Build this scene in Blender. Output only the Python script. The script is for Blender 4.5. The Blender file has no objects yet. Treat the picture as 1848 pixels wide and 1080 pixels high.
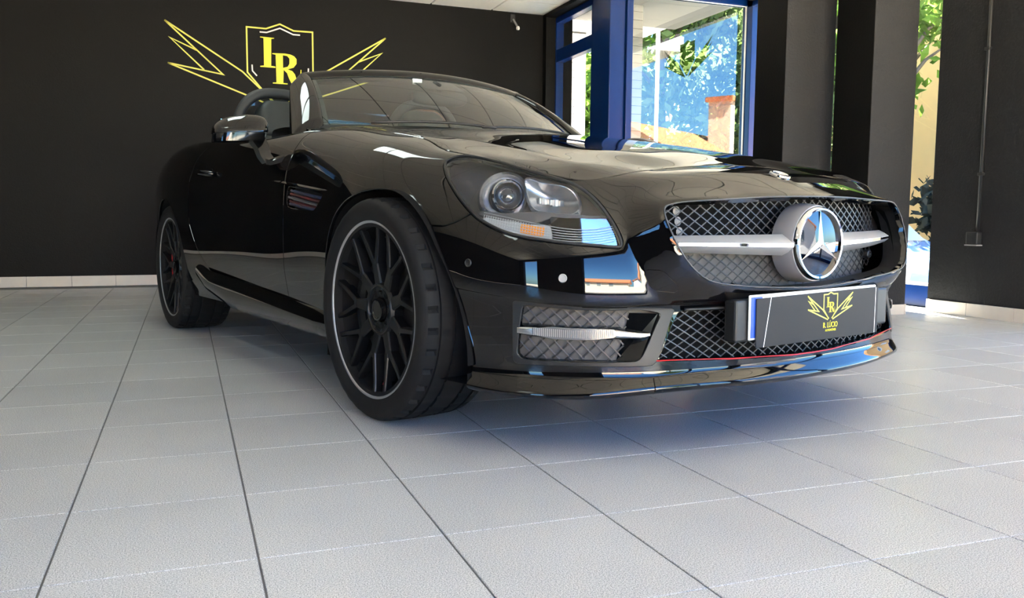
import bpy, bmesh, math, random
import numpy as np
from mathutils import Matrix, Vector

random.seed(7); RNG = np.random.default_rng(7)
SC = bpy.context.scene
COL = SC.collection
PI = math.pi

# ------------------------------------------------------------------ camera (room frame: X along the back wall, Y into the room, Z up)
cam_d = bpy.data.cameras.new('camera')
cam_d.sensor_width = 36.0
cam_d.lens = 36.0 * 1543.56 / 1848.0
cam_d.clip_start = 0.02
cam_d.clip_end = 300.0
cam = bpy.data.objects.new('camera', cam_d)
COL.objects.link(cam)
_R = Matrix(((0.9347815709, 0.0258601808, 0.3542804902), (-0.3551381477, 0.0898399838, 0.9304867938), (0.0077659968, 0.9956204238, -0.0931646979)))
_C = Matrix(((_R[0][0], _R[0][1], -_R[0][2]), (_R[1][0], _R[1][1], -_R[1][2]), (_R[2][0], _R[2][1], -_R[2][2])))
cam.matrix_world = Matrix.Translation((-1.34908, -2.62739, 0.5844)) @ _C.to_4x4()
SC.camera = cam

# ------------------------------------------------------------------ daylight
world = bpy.data.worlds.new('sky'); SC.world = world
world.use_nodes = True
_nt = world.node_tree; _nt.nodes.clear()
_sky = _nt.nodes.new('ShaderNodeTexSky')
_sky.sky_type = 'NISHITA'; _sky.sun_disc = False
_sky.sun_elevation = math.radians(56); _sky.sun_rotation = math.radians(18)
_sky.air_density = 1.0; _sky.dust_density = 0.3; _sky.ozone_density = 3.0
_bg = _nt.nodes.new('ShaderNodeBackground'); _bg.inputs['Strength'].default_value = SKY_STRENGTH = 0.36
_wo = _nt.nodes.new('ShaderNodeOutputWorld')
_tint = _nt.nodes.new('ShaderNodeMix'); _tint.data_type = 'RGBA'; _tint.blend_type = 'MULTIPLY'; _tint.inputs['Factor'].default_value = 1; _tint.inputs['B'].default_value = (0.60, 1.00, 1.42, 1)   # clear, deep blue summer sky
_nt.links.new(_sky.outputs[0], _tint.inputs['A']); _nt.links.new(_tint.outputs['Result'], _bg.inputs[0]); _nt.links.new(_bg.outputs[0], _wo.inputs[0])

sun_d = bpy.data.lights.new('sun', 'SUN'); sun_d.energy = 60.0; sun_d.angle = math.radians(0.55); sun_d.color = (1.0, 0.93, 0.82)
sun = bpy.data.objects.new('sun', sun_d); COL.objects.link(sun)
sun.rotation_euler = Vector((-0.52, -1.61, -2.5)).to_track_quat('-Z', 'Y').to_euler()
sun.location = (8, 20, 30)

SC.view_settings.view_transform = 'Standard'
SC.view_settings.look = 'None'
SC.view_settings.gamma = 1.0
SC.view_settings.use_curve_mapping = False
SC.view_settings.exposure = 1.85
try:
    SC.cycles.use_denoising = True
    SC.cycles.max_bounces = 10; SC.cycles.diffuse_bounces = 5; SC.cycles.glossy_bounces = 6; SC.cycles.transparent_max_bounces = 24
    SC.cycles.caustics_reflective = False; SC.cycles.caustics_refractive = False
    SC.cycles.sample_clamp_indirect = 6.0
except Exception:
    pass
LAMP = 2.6          # radiance of the ceiling panels

def portal(name, loc, rot, sx, sy):
    d = bpy.data.lights.new(name, 'AREA'); d.shape = 'RECTANGLE'; d.size = sx; d.size_y = sy
    d.cycles.is_portal = True
    o = bpy.data.objects.new(name, d); COL.objects.link(o); o.location = loc; o.rotation_euler = rot
portal('portal', (0.15, -4.62, 1.3), (PI / 2, 0, PI), 5.9, 2.6)
portal('portal', (3.47, 2.85, 1.25), (PI / 2, 0, -PI / 2), 2.3, 2.5)
portal('portal', (3.33, -2.05, 1.25), (PI / 2, 0, -PI / 2), 5.0, 2.45)
portal('portal', (2.85, 4.05, 1.4), (PI / 2, 0, 0), 1.25, 2.2)
portal('portal', (2.14, 4.75, 1.4), (PI / 2, 0, -PI / 2), 0.85, 2.2)
# ------------------------------------------------------------------ materials
def mat(name, col, rough=0.5, metal=0.0, spec=0.5, coat=0.0, coat_rough=0.03, emit=None, emit_s=0.0, noise=0.0, nscale=40.0, bump=0.0, bscale=60.0, bdist=0.002, alpha=None, ior=None, trans=0.0):
    m = bpy.data.materials.new(name); m.use_nodes = True
    nt = m.node_tree; b = nt.nodes['Principled BSDF']
    b.inputs['Base Color'].default_value = (*col, 1); b.inputs['Roughness'].default_value = rough; b.inputs['Metallic'].default_value = metal
    b.inputs['Specular IOR Level'].default_value = spec
    b.inputs['Coat Weight'].default_value = coat; b.inputs['Coat Roughness'].default_value = coat_rough
    if ior: b.inputs['IOR'].default_value = ior
    if trans: b.inputs['Transmission Weight'].default_value = trans
    if emit:
        b.inputs['Emission Color'].default_value = (*emit, 1); b.inputs['Emission Strength'].default_value = emit_s
    if noise or bump:
        tc = nt.nodes.new('ShaderNodeTexCoord')
    if noise:
        n = nt.nodes.new('ShaderNodeTexNoise'); n.inputs['Scale'].default_value = nscale; n.inputs['Detail'].default_value = 6
        nt.links.new(tc.outputs['Object'], n.inputs['Vector'])
        mx = nt.nodes.new('ShaderNodeMix'); mx.data_type = 'RGBA'
        mx.inputs['A'].default_value = (*[c * (1 - noise) for c in col], 1); mx.inputs['B'].default_value = (*[min(1, c * (1 + noise)) for c in col], 1)
        nt.links.new(n.outputs['Fac'], mx.inputs['Factor']); nt.links.new(mx.outputs['Result'], b.inputs['Base Color'])
    if bump:
        n2 = nt.nodes.new('ShaderNodeTexNoise'); n2.inputs['Scale'].default_value = bscale; n2.inputs['Detail'].default_value = 4
        nt.links.new(tc.outputs['Object'], n2.inputs['Vector'])
        bp = nt.nodes.new('ShaderNodeBump'); bp.inputs['Strength'].default_value = bump; bp.inputs['Distance'].default_value = bdist
        nt.links.new(n2.outputs['Fac'], bp.inputs['Height']); nt.links.new(bp.outputs['Normal'], b.inputs['Normal'])
    return m

def glass(name, tint=(1, 1, 1), ior=1.5, rough=0.0):
    """thin pane: clear transmission with a Fresnel reflection"""
    m = bpy.data.materials.new(name); m.use_nodes = True
    nt = m.node_tree; nt.nodes.clear()
    t = nt.nodes.new('ShaderNodeBsdfTransparent'); t.inputs[0].default_value = (*tint, 1)
    g = nt.nodes.new('ShaderNodeBsdfGlossy'); g.inputs['Roughness'].default_value = rough
    f = nt.nodes.new('ShaderNodeFresnel'); f.inputs['IOR'].default_value = ior
    x = nt.nodes.new('ShaderNodeMixShader'); o = nt.nodes.new('ShaderNodeOutputMaterial')
    gm = nt.nodes.new('ShaderNodeNewGeometry'); mi = nt.nodes.new('ShaderNodeMix'); mi.inputs['A'].default_value = ior; mi.inputs['B'].default_value = 1 / ior   # same reflectance from either side
    nt.links.new(gm.outputs['Backfacing'], mi.inputs['Factor']); nt.links.new(mi.outputs['Result'], f.inputs['IOR'])
    nt.links.new(f.outputs[0], x.inputs[0]); nt.links.new(t.outputs[0], x.inputs[1]); nt.links.new(g.outputs[0], x.inputs[2]); nt.links.new(x.outputs[0], o.inputs[0])
    return m

# ------------------------------------------------------------------ meshes and objects
def obj(name, V, F, m=None, parent=None, smooth=False, loc=None, sharp=None):
    me = bpy.data.meshes.new(name)
    me.from_pydata([tuple(map(float, v)) for v in V], [], [tuple(map(int, f)) for f in F])
    me.validate()
    if m is not None:
        for q in (m if isinstance(m, (list, tuple)) else [m]): me.materials.append(q)
    if smooth:
        me.polygons.foreach_set('use_smooth', [True] * len(me.polygons))
        if sharp is not None:
            me.set_sharp_from_angle(angle=math.radians(sharp))
    o = bpy.data.objects.new(name, me); COL.objects.link(o)
    if parent is not None: o.parent = parent
    if loc is not None: o.location = loc
    return o

def inst(src, name=None, loc=None, rot=None, parent=None, scale=None):
    o = src.copy(); COL.objects.link(o)
    if name: o.name = name
    if parent is not None: o.parent = parent
    if loc is not None: o.location = loc
    if rot is not None: o.rotation_euler = rot
    if scale is not None: o.scale = scale
    return o

def empty(name, loc=(0, 0, 0), rot=(0, 0, 0), parent=None):
    o = bpy.data.objects.new(name, None); COL.objects.link(o); o.location = loc; o.rotation_euler = rot
    o.empty_display_size = 0.2
    if parent is not None: o.parent = parent
    return o

def tag(o, label=None, cat=None, group=None, kind=None):
    if label: o['label'] = label
    if cat: o['category'] = cat
    if group: o['group'] = group
    if kind: o['kind'] = kind
    return o

class MB:
    """collects shapes into one mesh"""
    def __init__(s): s.V = []; s.F = []; s.M = []
    def add(s, V, F, mi=0):
        n = len(s.V); s.V += [tuple(v) for v in V]; s.F += [tuple(i + n for i in f) for f in F]; s.M += [mi] * len(F); return s
    def box(s, lo, hi, R=None, mi=0, c=0.0):
        lo = np.array(lo, float); hi = np.array(hi, float)
        V = [(x, y, z) for z in (lo[2], hi[2]) for y in (lo[1], hi[1]) for x in (lo[0], hi[0])]
        if R is not None: V = [tuple(R @ Vector(v)) for v in V]
        return s.add(V, [(0, 2, 3, 1), (4, 5, 7, 6), (0, 1, 5, 4), (1, 3, 7, 5), (3, 2, 6, 7), (2, 0, 4, 6)], mi)
    def obox(s, a, b, w, h, up=(0, 0, 1), mi=0):
        """bar from a to b, w wide, h high"""
        a = np.array(a, float); b = np.array(b, float); d = b - a; L = np.linalg.norm(d); d /= L
        u = np.array(up, float); x = np.cross(d, u); x /= max(np.linalg.norm(x), 1e-9); u = np.cross(x, d)
        V = [p + x * sx * w / 2 + u * sz * h / 2 for p in (a, b) for sx, sz in ((-1, -1), (1, -1), (1, 1), (-1, 1))]
        return s.add(V, [(3, 2, 1, 0), (4, 5, 6, 7), (0, 1, 5, 4), (1, 2, 6, 5), (2, 3, 7, 6), (3, 0, 4, 7)], mi)
    def prism(s, poly, d0, d1, axes=(0, 2, 1), mi=0):
        """polygon (p, q) on axes[0], axes[1] extruded along axes[2] from d0 to d1"""
        n = len(poly); V = []
        for d in (d0, d1):
            for p, q in poly:
                v = [0, 0, 0]; v[axes[0]] = p; v[axes[1]] = q; v[axes[2]] = d; V.append(v)
        F = [tuple(range(n))[::-1], tuple(range(n, 2 * n))] + [(i, (i + 1) % n, (i + 1) % n + n, i + n) for i in range(n)]
        return s.add(V, F, mi)
    def tube(s, P, r, n=8, closed=False, mi=0, cap=True):
        P = np.array(P, float); m = len(P); r = np.broadcast_to(np.asarray(r, float), (m,))
        if closed: T = np.roll(P, -1, 0) - np.roll(P, 1, 0)
        else: T = np.gradient(P, axis=0)
        T /= np.maximum(np.linalg.norm(T, axis=1), 1e-9)[:, None]
        up = np.array([0, 0, 1.0]) if abs(T[0][2]) < 0.9 else np.array([1.0, 0, 0])
        x = np.cross(T[0], up); x /= np.linalg.norm(x); V = []
        for i in range(m):
            x = x - T[i] * (x @ T[i]); x /= np.linalg.norm(x); y = np.cross(T[i], x)
            for k in range(n):
                a = 2 * PI * k / n; V.append(P[i] + r[i] * (x * math.cos(a) + y * math.sin(a)))
        F = []
        for i in range(m if closed else m - 1):
            j = (i + 1) % m
            for k in range(n): F.append((i * n + k, i * n + (k + 1) % n, j * n + (k + 1) % n, j * n + k))
        if cap and not closed: F += [tuple(range(n))[::-1], tuple(range((m - 1) * n, m * n))]
        return s.add(V, F, mi)
    def lathe(s, prof, c=(0, 0, 0), axis='x', n=48, mi=0, close=False):
        """profile (axial, radius) turned about an axis"""
        V = []; m = len(prof)
        for k in range(n):
            a = 2 * PI * k / n; ca, sa = math.cos(a), math.sin(a)
            for h, r in prof:
                v = {'x': (h, r * ca, r * sa), 'y': (r * sa, h, r * ca), 'z': (r * ca, r * sa, h)}[axis]
                V.append((v[0] + c[0], v[1] + c[1], v[2] + c[2]))
        F = []
        for k in range(n):
            q = (k + 1) % n
            for i in range(m if close else m - 1):
                j = (i + 1) % m; F.append((k * m + i, k * m + j, q * m + j, q * m + i))
        return s.add(V, F, mi)
    def grid(s, G, mi=0, flip=False):
        G = np.asarray(G, float); a, b = G.shape[:2]
        F = [(i * b + j, (i + 1) * b + j, (i + 1) * b + j + 1, i * b + j + 1) for i in range(a - 1) for j in range(b - 1)]
        if flip: F = [f[::-1] for f in F]
        return s.add(G.reshape(-1, 3), F, mi)
    def build(s, name, m=None, parent=None, smooth=False, loc=None, sharp=None):
        o = obj(name, s.V, s.F, m, parent, smooth, loc, sharp)
        if any(s.M) and len(o.data.polygons) == len(s.M): o.data.polygons.foreach_set('material_index', s.M)
        return o

def bevel(o, w, seg=2, angle=40):
    md = o.modifiers.new('bevel', 'BEVEL'); md.width = w; md.segments = seg; md.limit_method = 'ANGLE'; md.angle_limit = math.radians(angle); md.harden_normals = False
    return o
def subsurf(o, n=2):
    md = o.modifiers.new('subdivision', 'SUBSURF'); md.levels = n; md.render_levels = n; return o
def solid(o, t, off=-1):
    md = o.modifiers.new('thickness', 'SOLIDIFY'); md.thickness = t; md.offset = off; return o

def chaikin(P, n=2, closed=True, keep=()):
    P = [np.array(p, float) for p in P]
    for _ in range(n):
        Q = []
        m = len(P)
        if not closed: Q.append(P[0])
        for i in range(m if closed else m - 1):
            a, b = P[i], P[(i + 1) % m]
            Q += [a * .75 + b * .25, a * .25 + b * .75]
        if not closed: Q.append(P[-1])
        P = Q
    return np.array(P)

def sdf(P, poly):
    """signed distance of 2-D points to a closed polygon, positive inside"""
    P = np.asarray(P, float); poly = np.asarray(poly, float)
    a = poly; b = np.roll(poly, -1, 0)
    best = np.full(len(P), 1e9); inside = np.zeros(len(P), bool)
    for (ax, ay), (bx, by) in zip(a, b):
        dx, dy = bx - ax, by - ay; L = dx * dx + dy * dy
        if L < 1e-14: continue
        t = np.clip(((P[:, 0] - ax) * dx + (P[:, 1] - ay) * dy) / L, 0, 1)
        d = (P[:, 0] - ax - t * dx) ** 2 + (P[:, 1] - ay - t * dy) ** 2
        best = np.minimum(best, d)
        c = ((ay > P[:, 1]) != (by > P[:, 1]))
        if abs(dy) > 1e-12:
            inside ^= c & (P[:, 0] < (P[:, 1] - ay) * dx / dy + ax)
    return np.sqrt(best) * np.where(inside, 1, -1)

def clip(V, A, F, f):
    """cut faces where f < 0. V points, A attribute rows carried along, F faces, f value per vertex"""
    V = list(map(np.asarray, V)); A = list(map(np.asarray, A)); f = list(f); cut = {}; out = []
    def mid(i, j):
        k = (min(i, j), max(i, j))
        if k not in cut:
            t = f[i] / (f[i] - f[j]); cut[k] = len(V)
            V.append(V[i] + (V[j] - V[i]) * t); A.append(A[i] + (A[j] - A[i]) * t); f.append(0.0)
        return cut[k]
    for fc in F:
        s = [f[i] >= 0 for i in fc]
        if all(s): out.append(fc); continue
        if not any(s): continue
        new = []
        for q in range(len(fc)):
            i, j = fc[q], fc[(q + 1) % len(fc)]
            if f[i] >= 0: new.append(i)
            if (f[i] >= 0) != (f[j] >= 0): new.append(mid(i, j))
        # drop repeats
        new = [v for k, v in enumerate(new) if v != new[k - 1]]
        if len(new) >= 3: out.append(tuple(new))
    used = sorted({i for fc in out for i in fc}); mp = {v: k for k, v in enumerate(used)}
    return np.array([V[i] for i in used]).reshape(-1, 3), np.array([A[i] for i in used]), [tuple(mp[i] for i in fc) for fc in out]

def interp(xs, ys, x): return np.interp(x, xs, ys)
# ------------------------------------------------------------------ car body master surface (car frame: x right-hand side mirrored, y rearwards, z up)
def nat(xk, yk, x):
    """natural cubic spline through (xk, yk) at x (yk may have columns)"""
    xk = np.asarray(xk, float); yk = np.asarray(yk, float); x = np.asarray(x, float)
    n = len(xk); h = np.diff(xk)
    A = np.eye(n); B = np.zeros_like(yk)
    for i in range(1, n - 1):
        A[i, i - 1] = h[i - 1]; A[i, i] = 2 * (h[i - 1] + h[i]); A[i, i + 1] = h[i]
        B[i] = 6 * ((yk[i + 1] - yk[i]) / h[i] - (yk[i] - yk[i - 1]) / h[i - 1])
    M = np.linalg.solve(A, B)
    i = np.clip(np.searchsorted(xk, x) - 1, 0, n - 2)
    d = x - xk[i]; hh = h[i]
    if yk.ndim > 1:
        d = d[:, None]; hh = hh[:, None]
    return yk[i] + d * ((yk[i + 1] - yk[i]) / hh - hh * (2 * M[i] + M[i + 1]) / 6) + d * d * M[i] / 2 + d ** 3 * (M[i + 1] - M[i]) / (6 * hh)

ST = [(0, -.84), (.22, -.828), (.40, -.79), (.52, -.742), (.63, -.67), (.73, -.56), (.80, -.43), (.845, -.27), (.872, -.12), (.885, 0), (.888, .3), (.885, .7), (.885, 1.2),
      (.889, 1.6), (.898, 2.0), (.900, 2.43), (.864, 2.8), (.78, 3.08), (.63, 3.205), (.35, 3.275), (0, 3.29)]
# per station: (inset from the plan contour, height) for eleven rows from the bonnet shut line down to the underside
RW = [
 [(.265,.727),(.14,.702),(.045,.65),(.018,.58),(.007,.455),(.0058,.381),(.015,.357),(.004,.25),(0,.205),(-.014,.168),(.05,.155)],
 [(.255,.721),(.135,.695),(.048,.643),(.02,.58),(.0082,.455),(.0058,.381),(.015,.357),(.004,.25),(0,.205),(-.014,.17),(.05,.155)],
 [(.215,.707),(.125,.683),(.055,.63),(.028,.565),(.0082,.455),(.0058,.381),(.015,.357),(.004,.25),(0,.205),(-.014,.172),(.05,.155)],
 [(.155,.696),(.11,.672),(.062,.618),(.03,.545),(.0082,.455),(.0058,.381),(.015,.357),(.005,.25),(0,.2),(-.012,.165),(.05,.15)],
 [(.098,.683),(.08,.662),(.052,.6),(.025,.525),(.0082,.455),(.0058,.381),(.015,.357),(.014,.25),(.01,.195),(-.01,.155),(.05,.142)],
 [(.112,.707),(.086,.687),(.054,.62),(.025,.538),(.0084,.463),(.006,.392),(.013,.369),(.016,.26),(.016,.194),(-.006,.152),(.05,.14)],
 [(.142,.731),(.105,.716),(.06,.65),(.024,.56),(.009,.477),(.0068,.405),(.012,.385),(.016,.27),(.018,.196),(.0,.155),(.05,.14)],
 [(.168,.754),(.122,.744),(.064,.682),(.022,.586),(.008,.5),(.0064,.425),(.009,.406),(.016,.28),(.02,.2),(.008,.17),(.05,.15)],
 [(.19,.778),(.135,.77),(.068,.722),(.02,.62),(.002,.53),(-.004,.445),(-.002,.43),(.014,.29),(.016,.21),(.018,.18),(.05,.16)],
 [(.222,.806),(.15,.797),(.075,.757),(.018,.655),(-.006,.555),(-.01,.45),(-.008,.42),(.016,.29),(.02,.21),(.03,.19),(.06,.17)],
 [(.23,.856),(.15,.843),(.066,.791),(.014,.68),(-.004,.57),(-.004,.45),(.002,.39),(.018,.285),(.03,.21),(.04,.19),(.08,.17)],
 [(.215,.908),(.13,.888),(.049,.82),(.013,.705),(.0,.59),(.0,.45),(.006,.385),(.024,.285),(.04,.22),(.05,.19),(.09,.17)],
 [(.085,.888),(.06,.884),(.028,.845),(.01,.74),(.0,.605),(.0,.455),(.007,.385),(.026,.285),(.045,.22),(.055,.19),(.09,.17)],
 [(.085,.914),(.06,.91),(.028,.868),(.009,.76),(.0,.62),(.0,.46),(.007,.385),(.026,.285),(.045,.22),(.055,.19),(.09,.17)],
 [(.11,.936),(.075,.931),(.034,.886),(.01,.775),(-.002,.635),(.0,.465),(.006,.385),(.022,.285),(.04,.22),(.05,.19),(.09,.17)],
 [(.17,.946),(.105,.938),(.044,.888),(.008,.785),(-.008,.65),(-.008,.47),(.0,.385),(.02,.285),(.04,.22),(.05,.19),(.09,.17)],
 [(.2,.935),(.13,.928),(.06,.88),(.015,.785),(.0,.65),(.0,.47),(.004,.385),(.02,.285),(.04,.22),(.05,.19),(.09,.17)],
 [(.21,.93),(.14,.924),(.062,.88),(.022,.785),(.006,.655),(.0,.47),(.006,.385),(.02,.285),(.04,.22),(.06,.19),(.1,.17)],
 [(.2,.928),(.13,.922),(.06,.885),(.04,.79),(.02,.66),(.0,.47),(.01,.385),(.03,.285),(.06,.22),(.08,.19),(.12,.17)],
 [(.2,.93),(.125,.924),(.05,.895),(.05,.79),(.03,.66),(.0,.47),(.01,.385),(.03,.285),(.06,.22),(.08,.19),(.12,.17)],
 [(.2,.93),(.125,.924),(.05,.895),(.05,.79),(.03,.66),(.0,.47),(.01,.385),(.03,.285),(.06,.22),(.08,.19),(.12,.17)],
]
ST = np.array(ST, float); RW = np.array(RW, float)
_m = np.array([-1, 1.0])
_ext = np.vstack([ST[2:0:-1] * _m, ST, ST[-2:-4:-1] * _m])
_len = np.r_[0, np.cumsum(np.linalg.norm(np.diff(_ext, axis=0), axis=1))]
_len -= _len[2]
US = _len[2:-2]                       # contour length at every station
UMAX = US[-1]
_rext = np.concatenate([RW[2:0:-1], RW, RW[-2:-4:-1]])
NT = 11

# proud frame round the radiator opening (in contour length, row * .075)
_fl = [(.0,2.248),(.1268,2.238),(.2827,2.197),(.4228,2.093),(.4742,2.149),(.4869,2.272),(.4854,2.674),(.4715,3.207),(.453,3.608),(.429,3.914),(.4036,4.119),(.37,4.262),(.2556,4.404),(.1509,4.498),(.0,4.588)]
FRAME_P = np.array([(a, b * .075) for a, b in _fl] + [(-a, b * .075) for a, b in _fl[::-1][1:-1]])
def seg_dist(P, poly):
    best = np.full(len(P), 1e9); a = poly; b = np.roll(poly, -1, 0)
    for (ax, ay), (bx, by) in zip(a, b):
        dx, dy = bx - ax, by - ay; L = dx * dx + dy * dy + 1e-15
        k = np.clip(((P[:, 0] - ax) * dx + (P[:, 1] - ay) * dy) / L, 0, 1)
        best = np.minimum(best, (P[:, 0] - ax - k * dx) ** 2 + (P[:, 1] - ay - k * dy) ** 2)
    return np.sqrt(best)
def frame_bump(u, t):
    u = np.abs(u); out = np.zeros(len(u)); w = (u < .60) & (t > 1.0) & (t < 6.4)
    if w.any():
        d = seg_dist(np.c_[u[w], t[w] * .075], FRAME_P); q = np.clip(1 - d / .088, 0, 1)
        k = np.clip((t[w] - 1.15) / 1.0, 0, 1); k = k * k * (3 - 2 * k)
        g = np.clip((u[w] - .22) / .20, 0, 1); out[w] = (.020 + .034 * g * g * (3 - 2 * g)) * (q * q * .2 + q * .8) * k
    return out

def surf(u, t):
    """body surface: u = length along the plan contour from the nose, t = row (0 bonnet edge .. 10 underside); arrays of equal length; x >= 0"""
    u = np.atleast_1d(np.asarray(u, float)); t = np.atleast_1d(np.asarray(t, float))
    uu, inv = np.unique(np.round(u, 6), return_inverse=True)
    C = nat(_len, _ext, uu); e = 1e-4
    T = nat(_len, _ext, uu + e) - nat(_len, _ext, uu - e)
    T /= np.linalg.norm(T, axis=1)[:, None]
    Nn = np.stack([T[:, 1], -T[:, 0]], 1)          # outward
    rows = nat(_len, _rext.reshape(len(_rext), -1), uu).reshape(len(uu), NT, 2)
    tk = np.arange(NT, dtype=float)
    tt, tinv = np.unique(np.round(t, 6), return_inverse=True)
    pr_ = nat(tk, rows.transpose(1, 0, 2).reshape(NT, -1), tt).reshape(len(tt), len(uu), 2)
    oz = pr_[tinv, inv]
    P = C[inv] - Nn[inv] * (oz[:, :1] - frame_bump(uu[inv], tt[tinv])[:, None])
    return np.c_[P, oz[:, 1]]
# ------------------------------------------------------------------ room shell
XL, XR, YF, YB, ZC = -9.2, 3.21, -4.6, 5.27, 2.565

M_WALL = mat('black_wall_paint', (0.0056, 0.0053, 0.0050), rough=0.5, spec=0.10, bump=0.25, bscale=90, bdist=0.004)
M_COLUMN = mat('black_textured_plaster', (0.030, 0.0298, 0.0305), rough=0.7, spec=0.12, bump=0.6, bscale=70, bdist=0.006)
M_BLUE = mat('blue_enamel_frame', (0.0014, 0.019, 0.105), rough=0.25, spec=0.28, noise=0.15, nscale=3)
M_CEIL = mat('ceiling_tile', (0.86, 0.81, 0.73), rough=0.9, spec=0.2, noise=0.06, nscale=30)
M_RAIL = mat('ceiling_rail', (0.13, 0.12, 0.115), rough=0.6)
M_GROUT = mat('grey_grout', (0.10, 0.10, 0.10), rough=0.9, noise=0.3, nscale=20)
M_SKIRT = mat('cream_skirting_tile', (0.56, 0.52, 0.46), rough=0.35, noise=0.08, nscale=14)
M_LAMPD = mat('lamp_diffuser', (0.9, 0.9, 0.9), rough=0.5, emit=(0.86, 1.0, 0.95), emit_s=LAMP)
M_WHITE = mat('white_enamel', (0.8, 0.8, 0.78), rough=0.4)
M_GLASS = glass('window_glass', (0.92, 0.96, 0.94), ior=1.5); M_GLASST = glass('tinted_window_glass', (0.88, 0.92, 0.90), ior=1.55)
M_GLASS2 = glass('double_window_glass', (0.46, 0.50, 0.46), ior=1.95)

def floor_mat():
    m = bpy.data.materials.new('speckled_grey_tile'); m.use_nodes = True
    nt = m.node_tree; b = nt.nodes['Principled BSDF']
    g = nt.nodes.new('ShaderNodeNewGeometry')
    n = nt.nodes.new('ShaderNodeTexNoise'); n.inputs['Scale'].default_value = 420; n.inputs['Detail'].default_value = 2; n.inputs['Roughness'].default_value = .7
    r = nt.nodes.new('ShaderNodeValToRGB')
    r.color_ramp.elements[0].position = .34; r.color_ramp.elements[0].color = (.235, .245, .25, 1)
    r.color_ramp.elements[1].position = .62; r.color_ramp.elements[1].color = (.66, .665, .66, 1)
    n2 = nt.nodes.new('ShaderNodeTexNoise'); n2.inputs['Scale'].default_value = 2.2; n2.inputs['Detail'].default_value = 4
    oi = nt.nodes.new('ShaderNodeObjectInfo')
    mr = nt.nodes.new('ShaderNodeMapRange'); mr.inputs['To Min'].default_value = .95; mr.inputs['To Max'].default_value = 1.03
    mr2 = nt.nodes.new('ShaderNodeMapRange'); mr2.inputs['From Min'].default_value = .3; mr2.inputs['From Max'].default_value = .7; mr2.inputs['To Min'].default_value = .95; mr2.inputs['To Max'].default_value = 1.04
    mu = nt.nodes.new('ShaderNodeMath'); mu.operation = 'MULTIPLY'
    mx = nt.nodes.new('ShaderNodeMix'); mx.data_type = 'RGBA'; mx.blend_type = 'MULTIPLY'; mx.inputs['Factor'].default_value = 1
    cb = nt.nodes.new('ShaderNodeCombineColor')
    L = nt.links.new
    L(g.outputs['Position'], n.inputs['Vector']); L(n.outputs['Fac'], r.inputs[0]); L(g.outputs['Position'], n2.inputs['Vector'])
    L(oi.outputs['Random'], mr.inputs['Value']); L(n2.outputs['Fac'], mr2.inputs['Value']); L(mr.outputs[0], mu.inputs[0]); L(mr2.outputs[0], mu.inputs[1])
    for k in range(3): L(mu.outputs[0], cb.inputs[k])
    L(r.outputs[0], mx.inputs['A']); L(cb.outputs[0], mx.inputs['B']); L(mx.outputs['Result'], b.inputs['Base Color'])
    b.inputs['Roughness'].default_value = .27; b.inputs['Specular IOR Level'].default_value = .5
    bp = nt.nodes.new('ShaderNodeBump'); bp.inputs['Strength'].default_value = .12; bp.inputs['Distance'].default_value = .001
    L(n.outputs['Fac'], bp.inputs['Height']); L(bp.outputs[0], b.inputs['Normal'])
    return m
M_TILE = floor_mat()

def tile_mesh(name, w, h, d, e=.0012):
    x, y = w / 2, h / 2
    V = [(-x, -y, -d), (x, -y, -d), (x, y, -d), (-x, y, -d), (-x, -y, -e), (x, -y, -e), (x, y, -e), (-x, y, -e), (-x + e, -y + e, 0), (x - e, -y + e, 0), (x - e, y - e, 0), (-x + e, y - e, 0)]
    F = [(8, 9, 10, 11)] + [(k, (k + 1) % 4, (k + 1) % 4 + 4, k + 4) for k in range(4)] + [(k + 4, (k + 1) % 4 + 4, (k + 1) % 4 + 8, k + 8) for k in range(4)]
    return V, F

# floor: a grout bed and every tile on it
b = MB(); b.box((XL, YF - .2, -.12), (3.52, YB + .1, -.0022))
floor = tag(b.build('floor', M_GROUT), kind='structure')
TW, TH_, TX, TY = .3316, .3624, -1.57849, -.05918
def seen(x, y):
    d = Vector((x, y, 0)) - cam.matrix_world.translation
    c = cam.matrix_world.to_3x3().transposed() @ d
    z = -c.z
    if z < .15: return 0
    u, v = 1543.56 * c.x / z, -1543.56 * c.y / z
    if abs(u) > 924 + 120 or abs(v) > 540 + 120: return 0
    return 1 / z ** 3
cells = []
for i in range(int((XL - TX) / TW) - 1, int((3.6 - TX) / TW) + 1):
    for j in range(int((YF - TY) / TH_) - 1, int((YB - TY) / TH_) + 1):
        x, y = TX + (i + .5) * TW, TY + (j + .5) * TH_
        if x - TW / 2 < XL or x + TW / 2 > 3.5 or y - TH_ / 2 < YF - .15 or y + TH_ / 2 > YB + .06: continue
        cells.append((seen(x, y), x, y))
cells.sort(reverse=True)
tv, tf = tile_mesh('tile', TW - .0036, TH_ - .0018, .012)
src = None; rest = MB()
for k, (s, x, y) in enumerate(cells):
    if k < 300 and s > 0:
        if src is None: src = obj('tile', tv, tf, M_TILE, floor, loc=(x, y, 0))
        else: inst(src, 'tile', (x, y, 0))
    else: rest.add([(p[0] + x, p[1] + y, p[2]) for p in tv], tf)
tag(rest.build('floor_tiling', M_TILE, floor), kind='stuff')

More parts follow.
